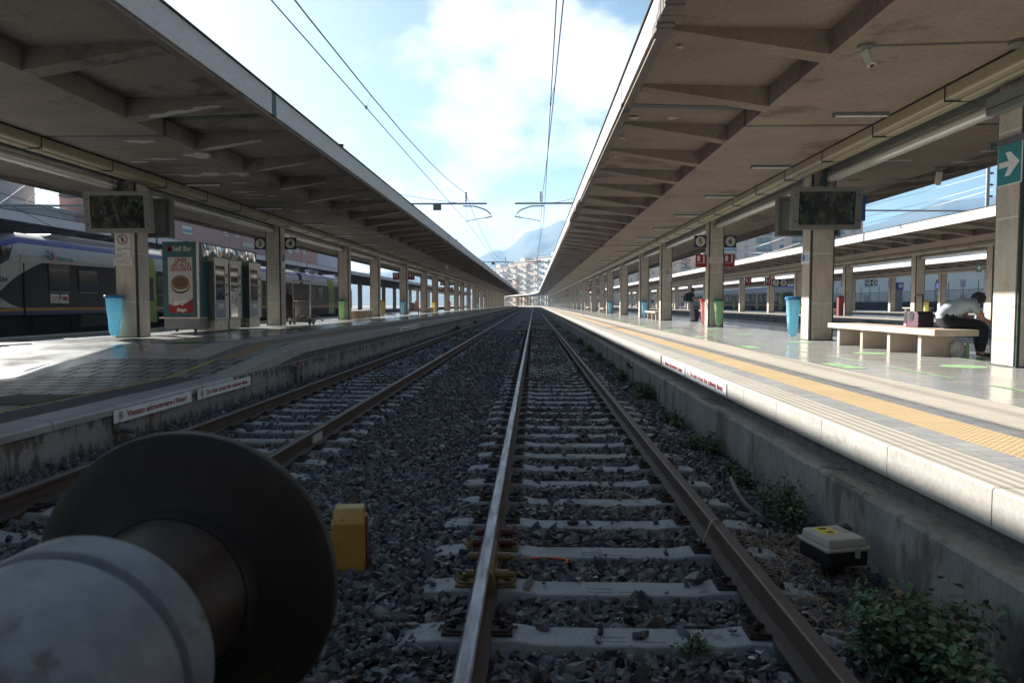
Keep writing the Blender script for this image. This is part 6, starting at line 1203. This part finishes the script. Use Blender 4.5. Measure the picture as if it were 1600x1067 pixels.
XW = -58; wall_building('building', 'low pale building with small windows left of the monitor', XW, atx(64, 330, XW).y, atx(150, 340, XW).y, atx(64, 326, XW).z, 14, 'b_cream', [win_at(XW, 92, 97, 338, 341), win_at(XW, 125, 131, 340, 350)], 4)
# boundary wall with mesh fence, far right
t = thing('boundary_fence', 'dark navy wall topped by a grey mesh fence beyond the third right platform', 'fence', (49, 100, 0)); MB().box(49, 49.3, 62, 160, 0, 1.9).build('wall', flat('navy_wall', (.035, .045, .075), .7), t, world=True); p0 = None
for k in range(34):
    o = MB().box(49.08, 49.16, 62, 62.08, 1.9, 4.2).build('post', M['mast'], t, world=True) if p0 is None else dup(p0, parent=t); p0 = p0 or o; o.location.y = o.location.y if k == 0 else p0.location.y + 2.9 * k
m = MB()
for k in range(330): m.box(49.1, 49.13, 62 + .3 * k, 62.06 + .3 * k, 1.95, 3.2)
m.box(49.09, 49.14, 62, 160, 3.2, 3.26); m.box(49.09, 49.14, 62, 160, 2.0, 2.05); tag(m.build('bars', M['mast'], t, world=True), kind='stuff')
for k, px in enumerate((1404, 1471)):
    Y = 92 if k else 88; a = aty(px, 446, Y); t = thing('pole_sign', 'blue sign with white ring on a grey stand, %s of two on the third platform' % ['left', 'right'][k], 'sign', (a.x, Y, ZR)); MB().box(-.42, .42, -.2, .2, 0, 3.0).build('stand', M['mast'], t); MB().box(-.45, .45, -.24, .24, 2.6, 3.4).build('panel', flat('royal_blue', (.03, .05, .45), .4), t)
    MB().lathe([(.26, -.25), (.26, -.245)], 'y', (.1, 0, 3.0), 20).build('ring', M['white'], t)
for k, px in enumerate((1212, 1224, 1357, 1366)):
    Y = 57.4 if k < 2 else 75; a = aty(px, 442, Y); number_sign(a.x, Y, a.z, '7' if k % 2 == 0 else '8', 'small navy number sign on the %s right canopy, %s of its pair' % ('second' if k < 2 else 'third', 'left' if k % 2 == 0 else 'right'), .6)
for k, px in enumerate((1169, 1200)): a = aty(px, 440, 57); red_sign(a.x, 57, a.z, 'red sign hanging under the second right canopy, %s one' % ('left' if k == 0 else 'right'), .5, .6)
# ---------------------------------------------------------------- hills and air
PR_ = [(-900, 430), (-200, 430), (600, 425), (742, 404), (757, 397.5), (775, 390), (786, 392.5), (800, 383), (806, 377), (812, 370), (820, 362), (840, 356), (858, 352), (868, 345), (877, 341), (890, 345), (920, 338), (1000, 352), (1130, 352), (1250, 348), (1340, 354), (1370, 348), (1400, 336), (1440, 322), (1470, 311), (1500, 312), (1540, 308), (1600, 298), (1800, 310), (2600, 380)]
from mathutils import noise as mnoise
nA, nR = 420, 34; v = []; f = []
for i in range(nA):
    px = -900 + 3500 * i / (nA - 1); py = np.interp(px, [q[0] for q in PR_], [q[1] for q in PR_]); d = _ray(px, py); hz = math.hypot(d[0], d[1]); ux, uy = d[0] / hz, d[1] / hz
    for j in range(nR):
        s = j / (nR - 1); r0 = 900 + 1300 * s; ridge = d[2] / hz * (900 + 1300 * .8) + ZC
        pr = s / .8 if s < .8 else 1 - (s - .8) * 2.2; hgt_ = ridge * (pr ** 1.25 if s < .8 else pr); q = Vector((ux * r0 / 230, uy * r0 / 230, 0)); nz = (mnoise.fractal(q, 1.0, 2.0, 6) * .30 + mnoise.ridged_multi_fractal(q * 1.7, .9, 2.1, 5, .9, 2.0) * .05 - .05) * (ridge) * (math.sin(math.pi * min(1, pr)) if s < .8 else .0)
        v.append((ux * r0, uy * r0, max(-.3 if j else -1, hgt_ + nz)))
for i in range(nA - 1):
    for j in range(nR - 1): a = i * nR + j; f.append((a, a + nR, a + nR + 1, a + 1))
M['hill'] = rough_mat('hill_scrub', (.05, .062, .05), (.085, .09, .07), .008, .06, .95, .3, 3, (.14, .135, .12), .6)
tag(MB().add(v, f).build('hills', M['hill'], None, smooth=True), 'hazy mountain slopes beyond the city', kind='structure')
mh = bpy.data.materials.new('air_haze'); mh.use_nodes = True; q = mh.node_tree; q.nodes.clear(); o_ = q.nodes.new('ShaderNodeOutputMaterial'); pv = q.nodes.new('ShaderNodeVolumePrincipled'); pv.inputs['Color'].default_value = (.40, .66, 1, 1); pv.inputs['Density'].default_value = .00027; pv.inputs['Anisotropy'].default_value = .25; q.links.new(pv.outputs[0], o_.inputs['Volume'])
tag(MB().box(-2700, 2700, -320, 2700, -1.5, 320).build('haze', mh), kind='stuff')
